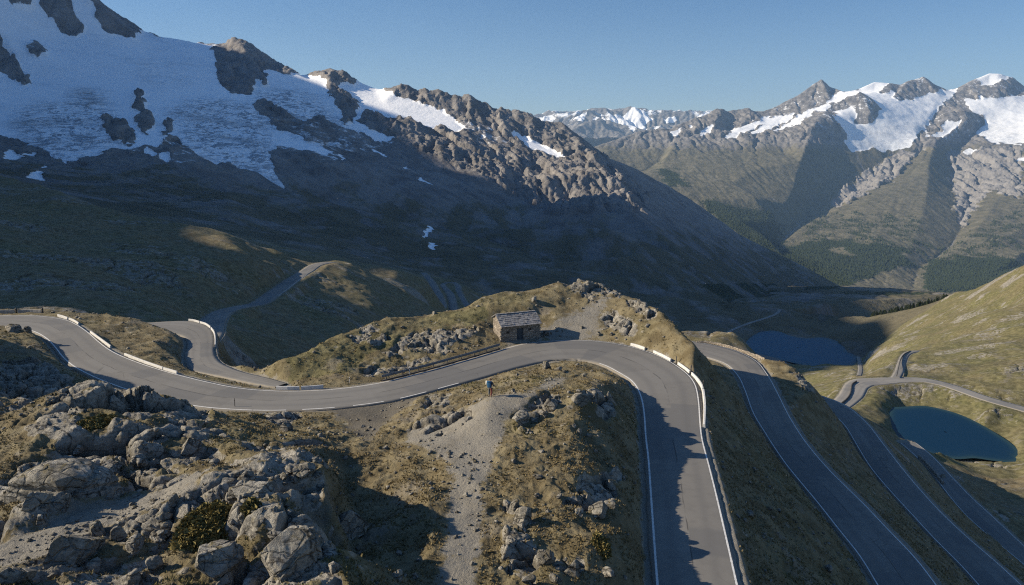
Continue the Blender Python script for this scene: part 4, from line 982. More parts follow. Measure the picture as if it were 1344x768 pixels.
# ------------------------------------------------------------------ distant peaks
CTL = []
SKY_F = L("560,170 640,165 690,160 700,155 709,152 721,146 732,152 739,150 745,151 752,150 760,150 768,148 779,144 785,147 792,145 800,147 807,149 815,146 822,144.5 832,143 844,144 857,149 867,154 884,151 895,150 904,147.5 912,150 922,147.5 935,149 1000,155 1100,160")
for a, b in zip(SKY_F[:-1], SKY_F[1:]):
    k = max(1, int((b[0] - a[0]) / 4))
    for i in range(k): p(a[0] + (b[0] - a[0]) * i / k, a[1] + (b[1] - a[1]) * i / k, 17000 + 900 * math.sin(a[0] * 0.7))
for a in [(750,167,14500),(765,163,14400),(779,160,14300),(789,160,14300),(800,165,14400),(812,172,14600),(740,178,13500),(790,185,13200),(795,172,14000),(830,180,13500),(860,175,14500),(700,180,14000),(720,165,15500),(840,165,15500),(880,165,15500),(900,175,14000),(650,180,14000),(1000,190,14000)]: p(*a)
for px in range(500, 1200, 70): h(px, 12000, -300); h(px, 21000, -300)
FT = tin(CTL)
S4 = seq(-0.1, 0.45, 0.0012); U4 = seq(math.log(13300), math.log(20500), 0.0016)
Sg, Ug = np.meshgrid(S4, U4)
T4 = blur(tin_grid(FT, S4, U4), 1); Y4 = np.exp(Ug); X4 = Sg * Y4; Z4g = CAMZ - T4 * Y4
PX4, PY4 = project(X4, Y4, Z4g)
Z4g = Z4g + (fbm(X4 / 800, Y4 / 800, 6, 141, 0.52, ridged=True) - 0.8) * 45
Z4g, fl4 = erode(Z4g, Y4, 60000, 120, 8, 2, 0.0035)
snow4 = np.clip(0.12 + sstep(174, 148, PY4) * 0.28 + 0.5 * fbm(X4 / 900, Y4 / 900, 4, 143), 0, 1) * (PY4 < 172)
snow4 = np.maximum(snow4, 0.8 * msk([L("818,150 832,143 846,146 858,155 846,162 850,170 830,172 815,165"), L("705,158 721,152 732,158 720,162"), L("752,158 770,150 765,160"), L("765,163 790,152 788,156 772,162"), L("870,156 882,153 890,158 875,163")], PX4, PY4, 0, 0))
fr_ = mesh_np('distant_peaks', np.stack([X4, Y4, Z4g], -1).reshape(-1, 3), grid_faces(*X4.shape), M['range'],
              attrs=dict(snow=snow4, veg=0.3 * (PY4 > 170), forest=0 * snow4, scree=0 * snow4, ice=0 * snow4))
tag(fr_, kind='structure')

# ------------------------------------------------------------------ the ridge left of the view (it throws the long shadows)
yk = np.array([60, 112, 128, 150, 200, 262, 300, 340, 390, 430, 500, 650, 900, 1200, 1700, 2080, 2280, 2500, 2900, 3300, 3800], float)
s0 = np.array([-130, -100, -70, -40, -40, -50, -80, -88, -94, -72, -20, 45, 55, 100, 200, 190, -100, -85, -72, -200, -600], float)
ty = np.linspace(0, 1, 420); Yr = 60 * (3800 / 60) ** ty
tx = np.linspace(-1, 1, 90)
Yrr, tt = np.meshgrid(Yr, tx, indexing='ij')
S0r = np.interp(Yrr, yk, s0)
te = math.tan(math.radians(SUN_EL))
Xc = -1.3 * Yrr - 320
Zc = S0r - te * Xc + 0.02 * np.abs(Xc) * perlin(Yrr / (30 + Yrr * 0.05), 0 * Yrr, 151)
base = np.where(Yrr < 500, -15, 0.12 * Yrr - 80)
wid = np.where(tt > 0, 0.36 * Yrr + 270, 0.9 * Yrr + 600)
Xr = Xc + tt * wid
pr = np.clip(1 - np.abs(tt), 0, 1) ** 1.15
Zr_ = base - 25 + (Zc - base + 25) * pr
Zr_ = Zr_ + (fbm(Xr / 140, Yrr / 140, 5, 153, 0.5, ridged=True) - 0.7) * 18 * (1 - pr) * pr * 4
rg = mesh_np('mountain_ridge', np.stack([Xr, Yrr, Zr_], -1).reshape(-1, 3), grid_faces(*Xr.shape), M['left_mountain'],
             attrs=dict(snow=0.9 * sstep(500, 800, Zr_), veg=sstep(300, 100, Zr_), forest=0 * Zr_, scree=0 * Zr_ + .5, ice=0 * Zr_))
tag(rg, kind='structure')

# ------------------------------------------------------------------ water
def lake(name, poly, z, mat, label):
    P3 = np.array([at_z(px, py, z) for px, py in poly])
    P3 = dens(np.vstack([P3, P3[:1]]), 160)[:-1]
    c = P3.mean(0)
    fs = np.array([1.04, 1.0, 0.975, 0.94, 0.88, 0.7, 0.4, 0.02])
    V = np.concatenate([c + (P3 - c) * f for f in fs]); n = len(P3)
    sh = np.concatenate([np.full(n, v) for v in (1, 1, 0.75, 0.35, 0.1, 0, 0, 0)])
    F = []
    for k in range(len(fs) - 1):
        for i in range(n): F.append((k * n + i, k * n + (i + 1) % n, (k + 1) * n + (i + 1) % n, (k + 1) * n + i))
    o = mesh_np(name, V, np.array(F), mat, attrs=dict(shore=sh)); return tag(o, kind='structure')
lake('tarn_water', LAKE1, ZL1, M['water_near'], '')
lake('lake_water', LAKE2, ZL2, M['water_far'], '')

# ------------------------------------------------------------------ roads
def ribbon(name, r, mat, nx=9, lift=0.0):
    n = len(r.c); A = r.c + r.n * (r.wa + np.sign(r.wa) * r.margin)[:, None]; B = r.c + r.n * (r.wb + np.sign(r.wb) * r.margin)[:, None]
    f = np.linspace(0, 1, nx)
    V = A[:, None, :] * (1 - f)[None, :, None] + B[:, None, :] * f[None, :, None]
    V[..., 2] += lift + 0.05 * (1 - (2 * f - 1) ** 2)[None, :]
    rag = (rng.random((n, 2)) - 0.5) * 0.16
    V[:, 0, :2] += r.n[:, :2] * rag[:, :1]; V[:, -1, :2] += r.n[:, :2] * rag[:, 1:]
    lo0 = V[:, :1].copy(); lo1 = V[:, -1:].copy(); lo0[..., 2] -= 0.45; lo1[..., 2] -= 0.45
    V = np.concatenate([lo0, V, lo1], 1)
    ff = np.r_[0, f, 1]; nxx = nx + 2
    fc = grid_faces(n, nxx)
    o = mesh_np(name, V.reshape(-1, 3), fc, mat)
    d = np.r_[0, np.cumsum(np.linalg.norm(np.diff(r.c, axis=0), axis=1))]
    uv = np.stack([np.tile(ff, (n, 1)), np.tile(d[:, None], (1, nxx))], -1).reshape(-1, 2)
    lay = o.data.uv_layers.new(name='UVMap')
    lay.data.foreach_set('uv', uv[fc.ravel()].astype(F32).ravel())
    return tag(o, kind='structure')
def paint(name, r, side, w=0.13, gap=None, rng_=(0, 1), inset=0.0):
    """an edge line laid on the asphalt; gap=(on, off) makes it broken"""
    n = len(r.c); k0, k1 = int(rng_[0] * (n - 1)), int(rng_[1] * (n - 1))
    wv = r.wa if side == 'a' else r.wb
    sg = np.sign(wv)
    c = dens(r.c[k0:k1 + 1], (k1 - k0) * 4 + 1); nn = np.repeat(r.n[k0:k1 + 1], 4, 0)[:len(c)]
    t = np.gradient(c, axis=0); t[:, 2] = 0; t /= np.linalg.norm(t, axis=1)[:, None]; nn = np.stack([-t[:, 1], t[:, 0], 0 * t[:, 0]], 1)
    ww = np.interp(np.linspace(0, 1, len(c)), np.linspace(0, 1, k1 - k0 + 1), (wv - sg * inset)[k0:k1 + 1]); s_ = np.sign(ww)
    wo = w * (1 + 0.25 * (rng.random(len(c)) - 0.5))
    hwid = np.abs(ww) + r.margin; q = np.abs(ww) / hwid
    zl = 0.05 * (1 - q ** 2) + 0.012
    A = c + nn * (ww - s_ * wo / 2)[:, None]; B = c + nn * (ww + s_ * wo / 2)[:, None]
    A[:, 2] += zl + 0.004; B[:, 2] += zl - 0.002
    V = np.stack([A, B], 1).reshape(-1, 3)
    fc = grid_faces(len(c), 2)
    if gap:
        d = np.r_[0, np.cumsum(np.linalg.norm(np.diff(c, axis=0), axis=1))]
        keep = (d[:-1] % (gap[0] + gap[1])) < gap[0]; fc = fc[keep]
    return tag(mesh_np(name, V, fc, M['line']), kind='structure')
ribbon('road', road1, M['asphalt'], 13); ribbon('branch_road', roadb, M['asphalt'], lift=0.02)
ribbon('lower_hairpin_road', road2, M['asphalt']); ribbon('lower_hairpin_road', road3, M['asphalt']); ribbon('lower_hairpin_road', road4, M['asphalt'])
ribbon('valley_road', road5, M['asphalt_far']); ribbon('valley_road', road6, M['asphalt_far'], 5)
ribbon('shaded_road', roadr, M['asphalt']); ribbon('shaded_road', roada, M['asphalt'], 5); ribbon('shaded_road', roadl, M['asphalt'], 5)
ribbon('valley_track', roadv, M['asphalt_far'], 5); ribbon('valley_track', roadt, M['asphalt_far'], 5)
def frac(r, px, py, z):
    P_ = np.array(at_z(px, py, z)); return float(np.argmin(((r.c - P_)[:, :2] ** 2).sum(1))) / (len(r.c) - 1)
so, si = ('a', 'b') if np.median(np.hypot(*((road1.c + road1.n * road1.wa[:, None])[200] - np.array(at_z(752, 446.5, 0)))[:2])) < np.median(np.hypot(*((road1.c + road1.n * road1.wb[:, None])[200] - np.array(at_z(752, 446.5, 0)))[:2])) else ('b', 'a')
f0, f1, f2, f3 = frac(road1, 350, 525, 0), frac(road1, 590, 490, 0), frac(road1, 720, 460, 0), frac(road1, 815, 470, 0)
paint('edge_line', road1, 'a'); 
paint('edge_line', road1, 'b', rng_=(0, f0)); paint('edge_line', road1, 'b', gap=(3.0, 1.6), rng_=(f0, f1)); paint('edge_line', road1, 'b', rng_=(f3, 1), w=0.15)
for r in (road2, road3, road4):
    paint('edge_line', r, 'a', w=0.12); paint('edge_line', r, 'b', w=0.12)
paint('edge_line', roadb, 'a', w=0.11); paint('edge_line', roadb, 'b', w=0.11, rng_=(0.30, 0.72))
paint('edge_line', roadr, 'b', w=0.12, rng_=(0.5, 0.75))
#@@BEGIN@@
# ------------------------------------------------------------------ boulders
def rock_mesh(name, seed, sub=4, cuts=9, aspect=(1, 0.8, 0.6), rough=0.06, round_=0.25):
    r = np.random.default_rng(seed)
    bm = bmesh.new(); bmesh.ops.create_icosphere(bm, subdivisions=sub, radius=1.0)
    V = np.array([v.co[:] for v in bm.verts])
    for k in range(cuts):
        n = r.normal(size=3); n[2] *= 0.7; n /= np.linalg.norm(n)
        d = r.uniform(0.42, 0.85)
        e = V @ n - d
        V = V - np.where(e > 0, e * 0.97, 0)[:, None] * n
    # joints across the block
    for k in range(3):
        n = r.normal(size=3); n /= np.linalg.norm(n); d = r.uniform(-0.4, 0.4)
        e = V @ n - d + 0.06 * perlin(V[:, 0] * 3 + k, V[:, 1] * 3 + V[:, 2], seed + k)
        l = np.linalg.norm(V, axis=1)[:, None]
        V = V * (1 - 0.075 * np.exp(-(e / 0.035) ** 2))[:, None]
        V = V + np.where(e > 0, 0.035, 0)[:, None] * n
    for f, a in ((1.6, 1.0), (3.7, 0.55), (8.5, 0.28), (18, 0.13)):
        nn = perlin(V[:, 0] * f + V[:, 2] * f * 0.61, V[:, 1] * f - V[:, 2] * f * 0.53, seed + int(f))
        V = V * (1 + rough * a * nn)[:, None]
    V = V * np.array(aspect)
    for v, c in zip(bm.verts, V): v.co = c
    me = bpy.data.meshes.new(name); bm.to_mesh(me); bm.free()
    for pl in me.polygons: pl.use_smooth = True
    me.materials.append(M['boulder'])
    return me
BIG = [rock_mesh('boulder', 200 + i, 6, 15, (1, 0.75, 0.55 + 0.05 * (i % 3)), 0.05) for i in range(4)]
ROUND = rock_mesh('boulder', 231, 6, 6, (1, 0.8, 0.62), 0.05)
SML = [rock_mesh('boulder', 300 + i, 4, 12, (1, 0.8, 0.65), 0.07) for i in range(7)]
def boulder(px, py, wpx, ratio, label, rz=0.0, tilt=(0, 0), group=None, mesh=None, depth=0.8, sink=0.3):
    """px, py: middle of the foot of the stone; wpx: its width in the photograph"""
    x, y, z = hit(px, py)
    dc = y * CP - (z - CAMZ) * SP
    w = wpx * dc / FPX
    me = mesh or (BIG[int(px + py) % 4] if wpx > 34 else SML[int(px * 3 + py) % 7])
    o = bpy.data.objects.new('boulder', me); C.objects.link(o)
    hgt = w * ratio
    o.scale = (w / 2, w * depth / 2 / 0.78, hgt / 2 / 0.6 / (1 - sink * 0.5))
    yy = y + w * depth * 0.35
    zz = min(ground_z(x / y * yy, yy), z + 0.25 * hgt)
    o.location = (x / y * yy, yy, zz + hgt * 0.5 - sink * hgt)
    o.rotation_euler = (tilt[0], tilt[1], rz)
    tag(o, label, 'boulder', group)
    return o
boulder(84, 655, 138, 0.56, 'largest rounded grey boulder with long joints, beside the left edge of the foreground', 0.25, (0.0, 0.12), mesh=ROUND, depth=0.8, sink=0.3)
boulder(50, 672, 40, 0.55, 'flat pale block at the left foot of the largest boulder', 0.5, (0, -0.25))
boulder(84, 676, 26, 0.95, 'steep wedge of rock leaning on the front of the largest boulder', 1.0, (0.2, 0.3))
boulder(56, 694, 22, 0.7, 'rounded stone just below the flat pale block', 0.2)
boulder(148, 624, 40, 0.6, 'medium rock tucked against the right end of the largest boulder', 2.0)
boulder(186, 617, 30, 0.6, 'rounded boulder alone above the upper end of the gravel strip', 1.2)
boulder(252, 602, 36, 0.65, 'angular boulder split by a crack on the upper outcrop', 0.7)
boulder(282, 612, 22, 0.55, 'small block right of the split boulder on the upper outcrop', 1.9)
boulder(98, 748, 82, 0.62, 'big sliced boulder standing in the lower part of the gravel strip', 0.35, (0.05, -0.3), mesh=BIG[2])
boulder(157, 712, 26, 1.0, 'upright squarish block at the right edge of the gravel strip', 0.4)
boulder(182, 728, 30, 0.75, 'lumpy rock between the upright block and the dark shrub', 1.4)
boulder(210, 716, 32, 0.7, 'flat topped rock just left of the dark shrub', 2.4)
boulder(206, 752, 30, 0.9, 'tall lumpy stone in the rubble at the bottom left', 0.9)
boulder(180, 770, 30, 0.9, 'pale block at the bottom edge among the rubble', 2.2)
boulder(20, 770, 54, 0.5, 'low pale slab in the bottom left corner', 0.2, (0, -0.2))
boulder(286, 772, 92, 0.68, 'large smooth slab leaning right below the dark shrub', 0.5, (0.1, 0.3), mesh=BIG[1])
boulder(382, 764, 112, 0.85, 'huge jointed slab at the bottom edge near the gully', 0.75, (0.25, 0.2), mesh=BIG[3], sink=0.35)
boulder(455, 703, 72, 0.62, 'shaded grey slab in the gully right of the foreground outcrop', 0.5, (0.1, 0.25), mesh=BIG[2])
boulder(340, 655, 66, 0.55, 'long block on the crest above the huge jointed slab', 0.5, (0, 0.15), mesh=BIG[0])
boulder(398, 634, 44, 0.6, 'flat block with a sunlit top at the right end of the outcrop', 0.2, mesh=BIG[1])
boulder(378, 566, 20, 0.8, 'lone dark boulder on the turf in front of the road', 0.4)
boulder(20, 436, 24, 0.5, 'wide low rock on the little knoll by the left road bend', 0.1)
boulder(38, 437, 12, 0.9, 'round stone right of the low rock on the left knoll', 0.7)
boulder(522, 762, 22, 0.75, 'rounded stone lying in the shaded gully floor', 0.3)
boulder(717, 485, 16, 0.85, 'pointed pale rock on the inner edge of the road bend', 0.5, mesh=SML[1])
boulder(733, 487, 15, 0.45, 'low dark rock right of the pointed pale rock', 1.5)
boulder(784, 676, 42, 0.5, 'large pale crag on the flank above the inner road edge', 0.9, (0.15, 0.25), mesh=BIG[2])
boulder(686, 694, 34, 0.9, 'leaning slab beside the gravel path in the middle', 0.8, (0, 0.5))
boulder(718, 742, 34, 0.7, 'rounded block below the leaning slab beside the path', 0.3)
boulder(752, 758, 30, 1.0, 'upright pale stone at the bottom of the island', 0.6)
boulder(797, 762, 24, 0.5, 'dark block near the inner road edge at the bottom', 1.1)
boulder(725, 540, 24, 0.7, 'grey rock at the top of the rocky hollow beside the hiker', 0.4)
boulder(682, 560, 30, 0.6, 'broad grey rock on the rocky hollow edge next to the path', 0.9)
boulder(762, 535, 30, 0.6, 'pale rock face on the crown of the island', 0.2)
boulder(701, 399, 13, 0.75, 'solitary round boulder on the slope above the hut', 0.5)
boulder(718, 441, 9, 0.9, 'dark stone at the right end of the hut', 0.8)
boulder(786, 441.5, 8, 0.75, 'left one of two pale stones marking the car park edge', 0.1)
boulder(802, 441.5, 7, 0.8, 'right one of two pale stones marking the car park edge', 1.4)
boulder(764, 432, 8, 0.5, 'small flat stone lying on the gravel beyond the hut', 0.5)
boulder(1087, 753, 14, 0.7, 'pale boulder stuck in the dark bank between two roads', 0.5)
boulder(1236, 629, 12, 0.6, 'pale block on the inner edge of the lowest hairpin road', 0.2)
boulder(335, 487, 7, 0.9, 'small round stone on the verge of the branch road', 0.2)

def scatter(n, box, size, label, group, ok, seed):
    r = np.random.default_rng(seed); k = 0
    while k < n:
        px = r.uniform(box[0], box[2]); py = r.uniform(box[1], box[3])
        x, y, z = hit(px, py)
        _, j, i = ground_z_np(np.array([x]), np.array([y]))
        j, i = int(j[0]), int(i[0])
        if D1[j, i] < 0.6 or not ok(px, py, rock[j, i], grav[j, i]): continue
        s = size[0] * (size[1] / size[0]) ** (r.random() ** 1.8)
        o = bpy.data.objects.new('rock', SML[r.integers(7)]); C.objects.link(o)
        o.scale = (s / 2 * r.uniform(0.8, 1.3), s / 2 * r.uniform(0.8, 1.2), s / 2 * r.uniform(0.8, 1.3))
        o.location = (x, y, z + s * 0.06); o.rotation_euler = (r.uniform(-0.4, 0.4), r.uniform(-0.4, 0.4), r.uniform(0, 6.28))
        tag(o, label, 'rock', group); k += 1
scatter(85, (0, 560, 470, 768), (0.4, 1.5), 'grey rock among the rubble of the foreground outcrop', 'rocks on the foreground outcrop', lambda a, b, rk, g: rk > 0.4, 1)
scatter(60, (430, 560, 640, 768), (0.2, 0.7), 'small stone on the turf and gravel of the gully', 'stones in the gully', lambda a, b, rk, g: True, 2)
scatter(70, (650, 490, 845, 768), (0.25, 1.2), 'grey rock half buried in the dry grass of the island', 'rocks on the island', lambda a, b, rk, g: g < 0.5 and (rk > 0.2 or random.random() < 0.25), 3)
scatter(48, (400, 370, 850, 490), (0.3, 1.1), 'pale rock half buried in the turf of the hut knoll', 'rocks on the hut knoll', lambda a, b, rk, g: g < 0.5 and (rk > 0.2 or random.random() < 0.2), 4)
scatter(50, (930, 480, 1150, 760), (0.3, 0.9), 'stone stuck in the dark bank below the road bend', 'stones on the dark bank', lambda a, b, rk, g: True, 5)

# ------------------------------------------------------------------ stuff: loose stones and grass
def sample_ground(n, seed, ymin, ymax, weight):
    r = np.random.default_rng(seed)
    y = ymin * (ymax / ymin) ** r.random(n * 6); s = r.uniform(-0.86, 0.86, n * 6)
    x = s * y
    z, j, i = ground_z_np(x, y)
    keep = r.random(n * 6) < weight(x, y, j, i)
    k = np.nonzero(keep)[0][:n]
    return x[k], y[k], z[k], r
def stones(n, seed):
    x, y, z, r = sample_ground(n, seed, 24, 125, lambda x, y, j, i: (D1[j, i] > 0.5) * (0.25 + 0.5 * grav[j, i] + 0.3 * rock[j, i]) * sstep(-0.35, 0.45, perlin(x / 5, y / 5, 171)))
    bm = bmesh.new(); bmesh.ops.create_icosphere(bm, subdivisions=1, radius=1)
    bv = np.array([v.co[:] for v in bm.verts]); bf = np.array([[v.index for v in f.verts] for f in bm.faces]); bm.free()
    m = len(x); s = 0.04 + 0.14 * r.random(m) ** 4
    s = s * (0.6 + y / 70)
    V = bv[None] * (1 + 0.35 * (r.random((m, len(bv), 1)) - 0.5)) * s[:, None, None] * np.array([1, 0.85, 0.65])
    a = r.uniform(0, 6.28, m); ca, sa = np.cos(a)[:, None], np.sin(a)[:, None]
    V = np.stack([V[..., 0] * ca - V[..., 1] * sa + x[:, None], V[..., 0] * sa + V[..., 1] * ca + y[:, None], V[..., 2] + z[:, None] + s[:, None] * 0.2], -1)
    F = (bf[None] + (np.arange(m) * len(bv))[:, None, None]).reshape(-1, 3)
    o = mesh_np('loose_stones', V.reshape(-1, 3), F, M['boulder'], smooth=False); tag(o, 'loose grey stones scattered over turf and gravel', kind='stuff')
stones(5500, 12)
def tufts(n, seed):
    x, y, z, r = sample_ground(n, seed, 24, 128, lambda x, y, j, i: (D1[j, i] > 0.35) * (1 - np.clip(grav[j, i] * 1.3, 0, 1)) * (1 - np.clip(rock[j, i] * 1.25, 0, 0.93)) * (1 - crack[j, i] * 0.5) * (1 - 0.6 * sstep(65, 100, y)) * (0.15 + 0.85 * sstep(-0.3, 0.35, perlin(x / 2.5, y / 2.5, 173) + 0.5 * perlin(x / 9, y / 9, 175))))
    m = len(x); B = 7
    hgt = (0.05 + 0.10 * r.random(m) ** 1.6) * (0.8 + y / 150)
    az = r.uniform(0, 6.28, (m, B)); lean = r.uniform(0.2, 0.95, (m, B))
    ln = hgt[:, None] * r.uniform(0.7, 1.25, (m, B)); wd = ln * 0.24
    ca, sa = np.cos(az), np.sin(az)
    bx = x[:, None] + ca * hgt[:, None] * 0.25; by = y[:, None] + sa * hgt[:, None] * 0.25
    tip = np.stack([bx + ca * ln * lean, by + sa * ln * lean, z[:, None] + ln * np.sqrt(np.maximum(1 - 0.6 * lean ** 2, 0.1))], -1)
    p0 = np.stack([bx - sa * wd, by + ca * wd, z[:, None] - 0.03 + 0 * bx], -1)
    p1 = np.stack([bx + sa * wd, by - ca * wd, z[:, None] - 0.03 + 0 * bx], -1)
    V = np.stack([p0, p1, tip], 2).reshape(-1, 3)
    # the blades of a tuft share their three vertices in a chain so that a tuft has one tone
    F = np.arange(m * B * 3).reshape(-1, 3)
    tone = np.repeat(r.random(m), B * 3)
    o = mesh_np('grass', V, F, M['grass'], smooth=False, attrs=dict(tone=tone)); tag(o, 'dry tan and olive grass tufts on the pass', kind='stuff')
tufts(52000, 14)

# ------------------------------------------------------------------ dwarf shrubs
def shrub(px, py, wpx, dpx, label, n=5200, seed=1, hgt=0.7):
    x, y, z = hit(px, py); dc = y * CP - (z - CAMZ) * SP
    w = wpx * dc / FPX; d = dpx * dc / FPX / 0.55
    r = np.random.default_rng(seed)
    a = r.uniform(0, 6.28, n); q = np.sqrt(r.random(n)) * (0.75 + 0.35 * perlin(np.cos(a) * 1.7 + seed, np.sin(a) * 1.7, 181))
    X = x + np.cos(a) * q * w / 2; Y = y + np.sin(a) * q * d / 2
    zg, _, _ = ground_z_np(X, Y)
    top = hgt * (1 - q ** 2 * 0.8).clip(0.1) * (0.6 + 0.7 * fbm(X / 0.7, Y / 0.7, 2, 183)).clip(0.15)
    Z = zg + top * r.uniform(0.35, 1.0, n)
    s = r.uniform(0.05, 0.12, n)
    D = r.normal(size=(n, 2, 3)) * s[:, None, None]
    c = np.stack([X, Y, Z], -1)
    V = np.stack([c - D[:, 0], c + D[:, 1], c + D[:, 0], c - D[:, 1]], 1)
    o = mesh_np('shrub', (V - np.array([x, y, z])).reshape(-1, 3), np.arange(n * 4).reshape(-1, 4), M['shrub'], smooth=False)
    o.location = (x, y, z); tag(o, label, 'shrub')
def mat_shrub():
    q = NT('heath_leaves'); r = q.geo.outputs['Random Per Island']
    return q.finish(q.mix(q.ramp(r, 0.0, 1.0), (0.10, 0.082, 0.028), (0.25, 0.20, 0.075)), 0.9, None, 0.1)
M['shrub'] = mat_shrub()
shrub(266, 698, 84, 60, 'wide dark olive heath bush between the foreground boulders', 8000, 3, 0.55)
shrub(127, 556, 44, 26, 'low mossy bush on top of the foreground outcrop', 5000, 4, 0.35)
shrub(790, 715, 26, 24, 'small golden bush above the inner road edge', 2600, 6, 0.4)
shrub(330, 668, 22, 12, 'small bush at the right end of the wide heath bush', 1800, 8, 0.4)

# ------------------------------------------------------------------ hut
hut = empty('stone_hut', (-1.51, 94.9, 0.0), math.atan2(2.3, 5.55))
tag(hut, 'small stone hut with slab roof and dark door beside the road bend', 'hut')
HW, HD, EF, ER, RY, EB = 6.0, 3.3, 2.5, 3.85, 1.95, 3.1
bm = bmesh.new()
add_box(bm, 1.2, 0.19, EF / 2 - 0.2, 2.4, 0.38, EF + 0.4, bevel=0.03)
add_box(bm, 4.73, 0.19, EF / 2 - 0.2, 2.54, 0.38, EF + 0.4, bevel=0.03)
add_box(bm, 2.93, 0.195, 2.24, 1.07, 0.36, 0.5)
add_box(bm, HW / 2, HD - 0.19, EB / 2 - 0.2, HW, 0.36, EB + 0.4)
for x0 in (0.003, HW - 0.383):
    prof = [(0.38, -0.4), (HD - 0.37, -0.4), (HD - 0.37, EB), (RY, ER - 0.05), (0.38, EF + 0.2)]
    a = [bm.verts.new((x0, yy, zz)) for yy, zz in prof]; b = [bm.verts.new((x0 + 0.38, yy, zz)) for yy, zz in prof]
    bm.faces.new(a); bm.faces.new(b[::-1])
    for k in range(5): bm.faces.new((a[k], a[(k + 1) % 5], b[(k + 1) % 5], b[k]))
# corner stones stand a little proud
for zc in np.arange(0.05, 2.4, 0.34):
    for xc in (0.0, HW):
        add_box(bm, xc, 0.04, zc, 0.46 if int(zc * 3) % 2 else 0.30, 0.16, 0.27, bevel=0.02)
wall_o = obj_bm('wall', bm, M['wall'], hut)
bm = bmesh.new(); rr = random.Random(5)
def slabs(y0, z0, y1, z1, rows):
    ln = math.hypot(y1 - y0, z1 - z0); ang = math.atan2(z1 - z0, y1 - y0)
    for k in range(rows):
        f = (k + 0.35) / rows; x = -0.2
        while x < HW + 0.15:
            w = rr.uniform(0.38, 0.85)
            w = min(w, HW + 0.25 - x)
            yy = y0 + (y1 - y0) * f + rr.uniform(-0.03, 0.03); zz = z0 + (z1 - z0) * f + 0.03 + rr.uniform(0, 0.03)
            R = Matrix.Rotation(rr.uniform(-0.03, 0.03), 3, 'Y') @ Matrix.Rotation(ang - 0.10 * (1 if y1 > y0 else -1) + rr.uniform(-0.03, 0.03), 3, 'X') @ Matrix.Rotation(rr.uniform(-0.06, 0.06), 3, 'Z')
            add_box(bm, x + w / 2, yy, zz, w - 0.02, ln / rows * 1.45, rr.uniform(0.05, 0.09), R, bevel=0.012)
            x += w
slabs(-0.28, EF - 0.02, RY, ER, 7); slabs(HD + 0.25, EB - 0.02, RY, ER, 4)
for k in range(9): add_box(bm, -0.1 + 0.7 * k + 0.3, RY, ER + 0.07, 0.66, 0.36, 0.07, Matrix.Rotation(rr.uniform(-0.06, 0.06), 3, 'Y'), bevel=0.012)
roof_o = obj_bm('roof', bm, M['slab'], hut)
bm = bmesh.new()
for k in range(6): add_box(bm, 2.40 + 0.0885 + 0.177 * k, 0.25, 0.98, 0.165, 0.05, 1.96, bevel=0.006)
door_o = obj_bm('door', bm, M['door'] if 'door' in M else mat_simple('blue_grey_door', (0.030, 0.042, 0.055), (0.055, 0.07, 0.085), 5, 0.7, 0.01), hut)
bm = bmesh.new(); add_box(bm, 3.30, 0.20, 1.0, 0.05, 0.06, 0.16, bevel=0.01); obj_bm('handle', bm, M['rail'], door_o)
for xw, zw, ww, hw_ in ((1.0, 1.55, 0.42, 0.34), (4.45, 1.72, 0.46, 0.30)):
    bm = bmesh.new()
    for dx, dz, a, b in ((-ww / 2, 0, 0.06, hw_ + 0.06), (ww / 2, 0, 0.06, hw_ + 0.06), (0, hw_ / 2, ww - 0.07, 0.06), (0, -hw_ / 2, ww - 0.07, 0.06)): add_box(bm, xw + dx, -0.012, zw + dz, a, 0.04, b)
    wf = obj_bm('window', bm, M['wood'], hut)
    bm = bmesh.new(); add_box(bm, xw, -0.004, zw, ww - 0.07, 0.012, hw_ - 0.07); obj_bm('pane', bm, mat_simple('dark_glass', (0.008, 0.009, 0.011), (0.014, 0.015, 0.017), 2, 0.25, 0.0), wf)
# low dry-stone pile by the right gable
pile = empty('stone_pile', (4.75, 98.0, 0.0), 0.4); tag(pile, 'low heap of building stones against the right gable of the hut', 'stone pile')
for k in range(14):
    o = bpy.data.objects.new('stone', SML[k % 7]); C.objects.link(o); o.parent = pile
    o.scale = (0.36, 0.3, 0.28); o.location = (rr.uniform(-0.4, 1.0), rr.uniform(-0.5, 0.7), rr.uniform(0.05, 0.15) + 0.32 * (k % 3)); o.rotation_euler = (rr.random(), rr.random(), rr.random() * 6)

# cairn on the summit of the knoll
x, y, z = hit(766, 367.5)
cairn = empty('cairn', (x, y + 0.3, ground_z(x, y + 0.3)), 0.2); tag(cairn, 'little cairn of piled stones on the summit of the knoll', 'cairn')
for k in range(9):
    o = bpy.data.objects.new('stone', SML[k % 7]); C.objects.link(o); o.parent = cairn
    q = (1 - k / 10); o.scale = (0.38 * q, 0.32 * q, 0.24 * q); o.location = (rr.uniform(-0.35, 0.35) * q, rr.uniform(-0.3, 0.3) * q, 0.1 + 0.11 * k); o.rotation_euler = (rr.random() * .5, rr.random() * .5, rr.random() * 6)

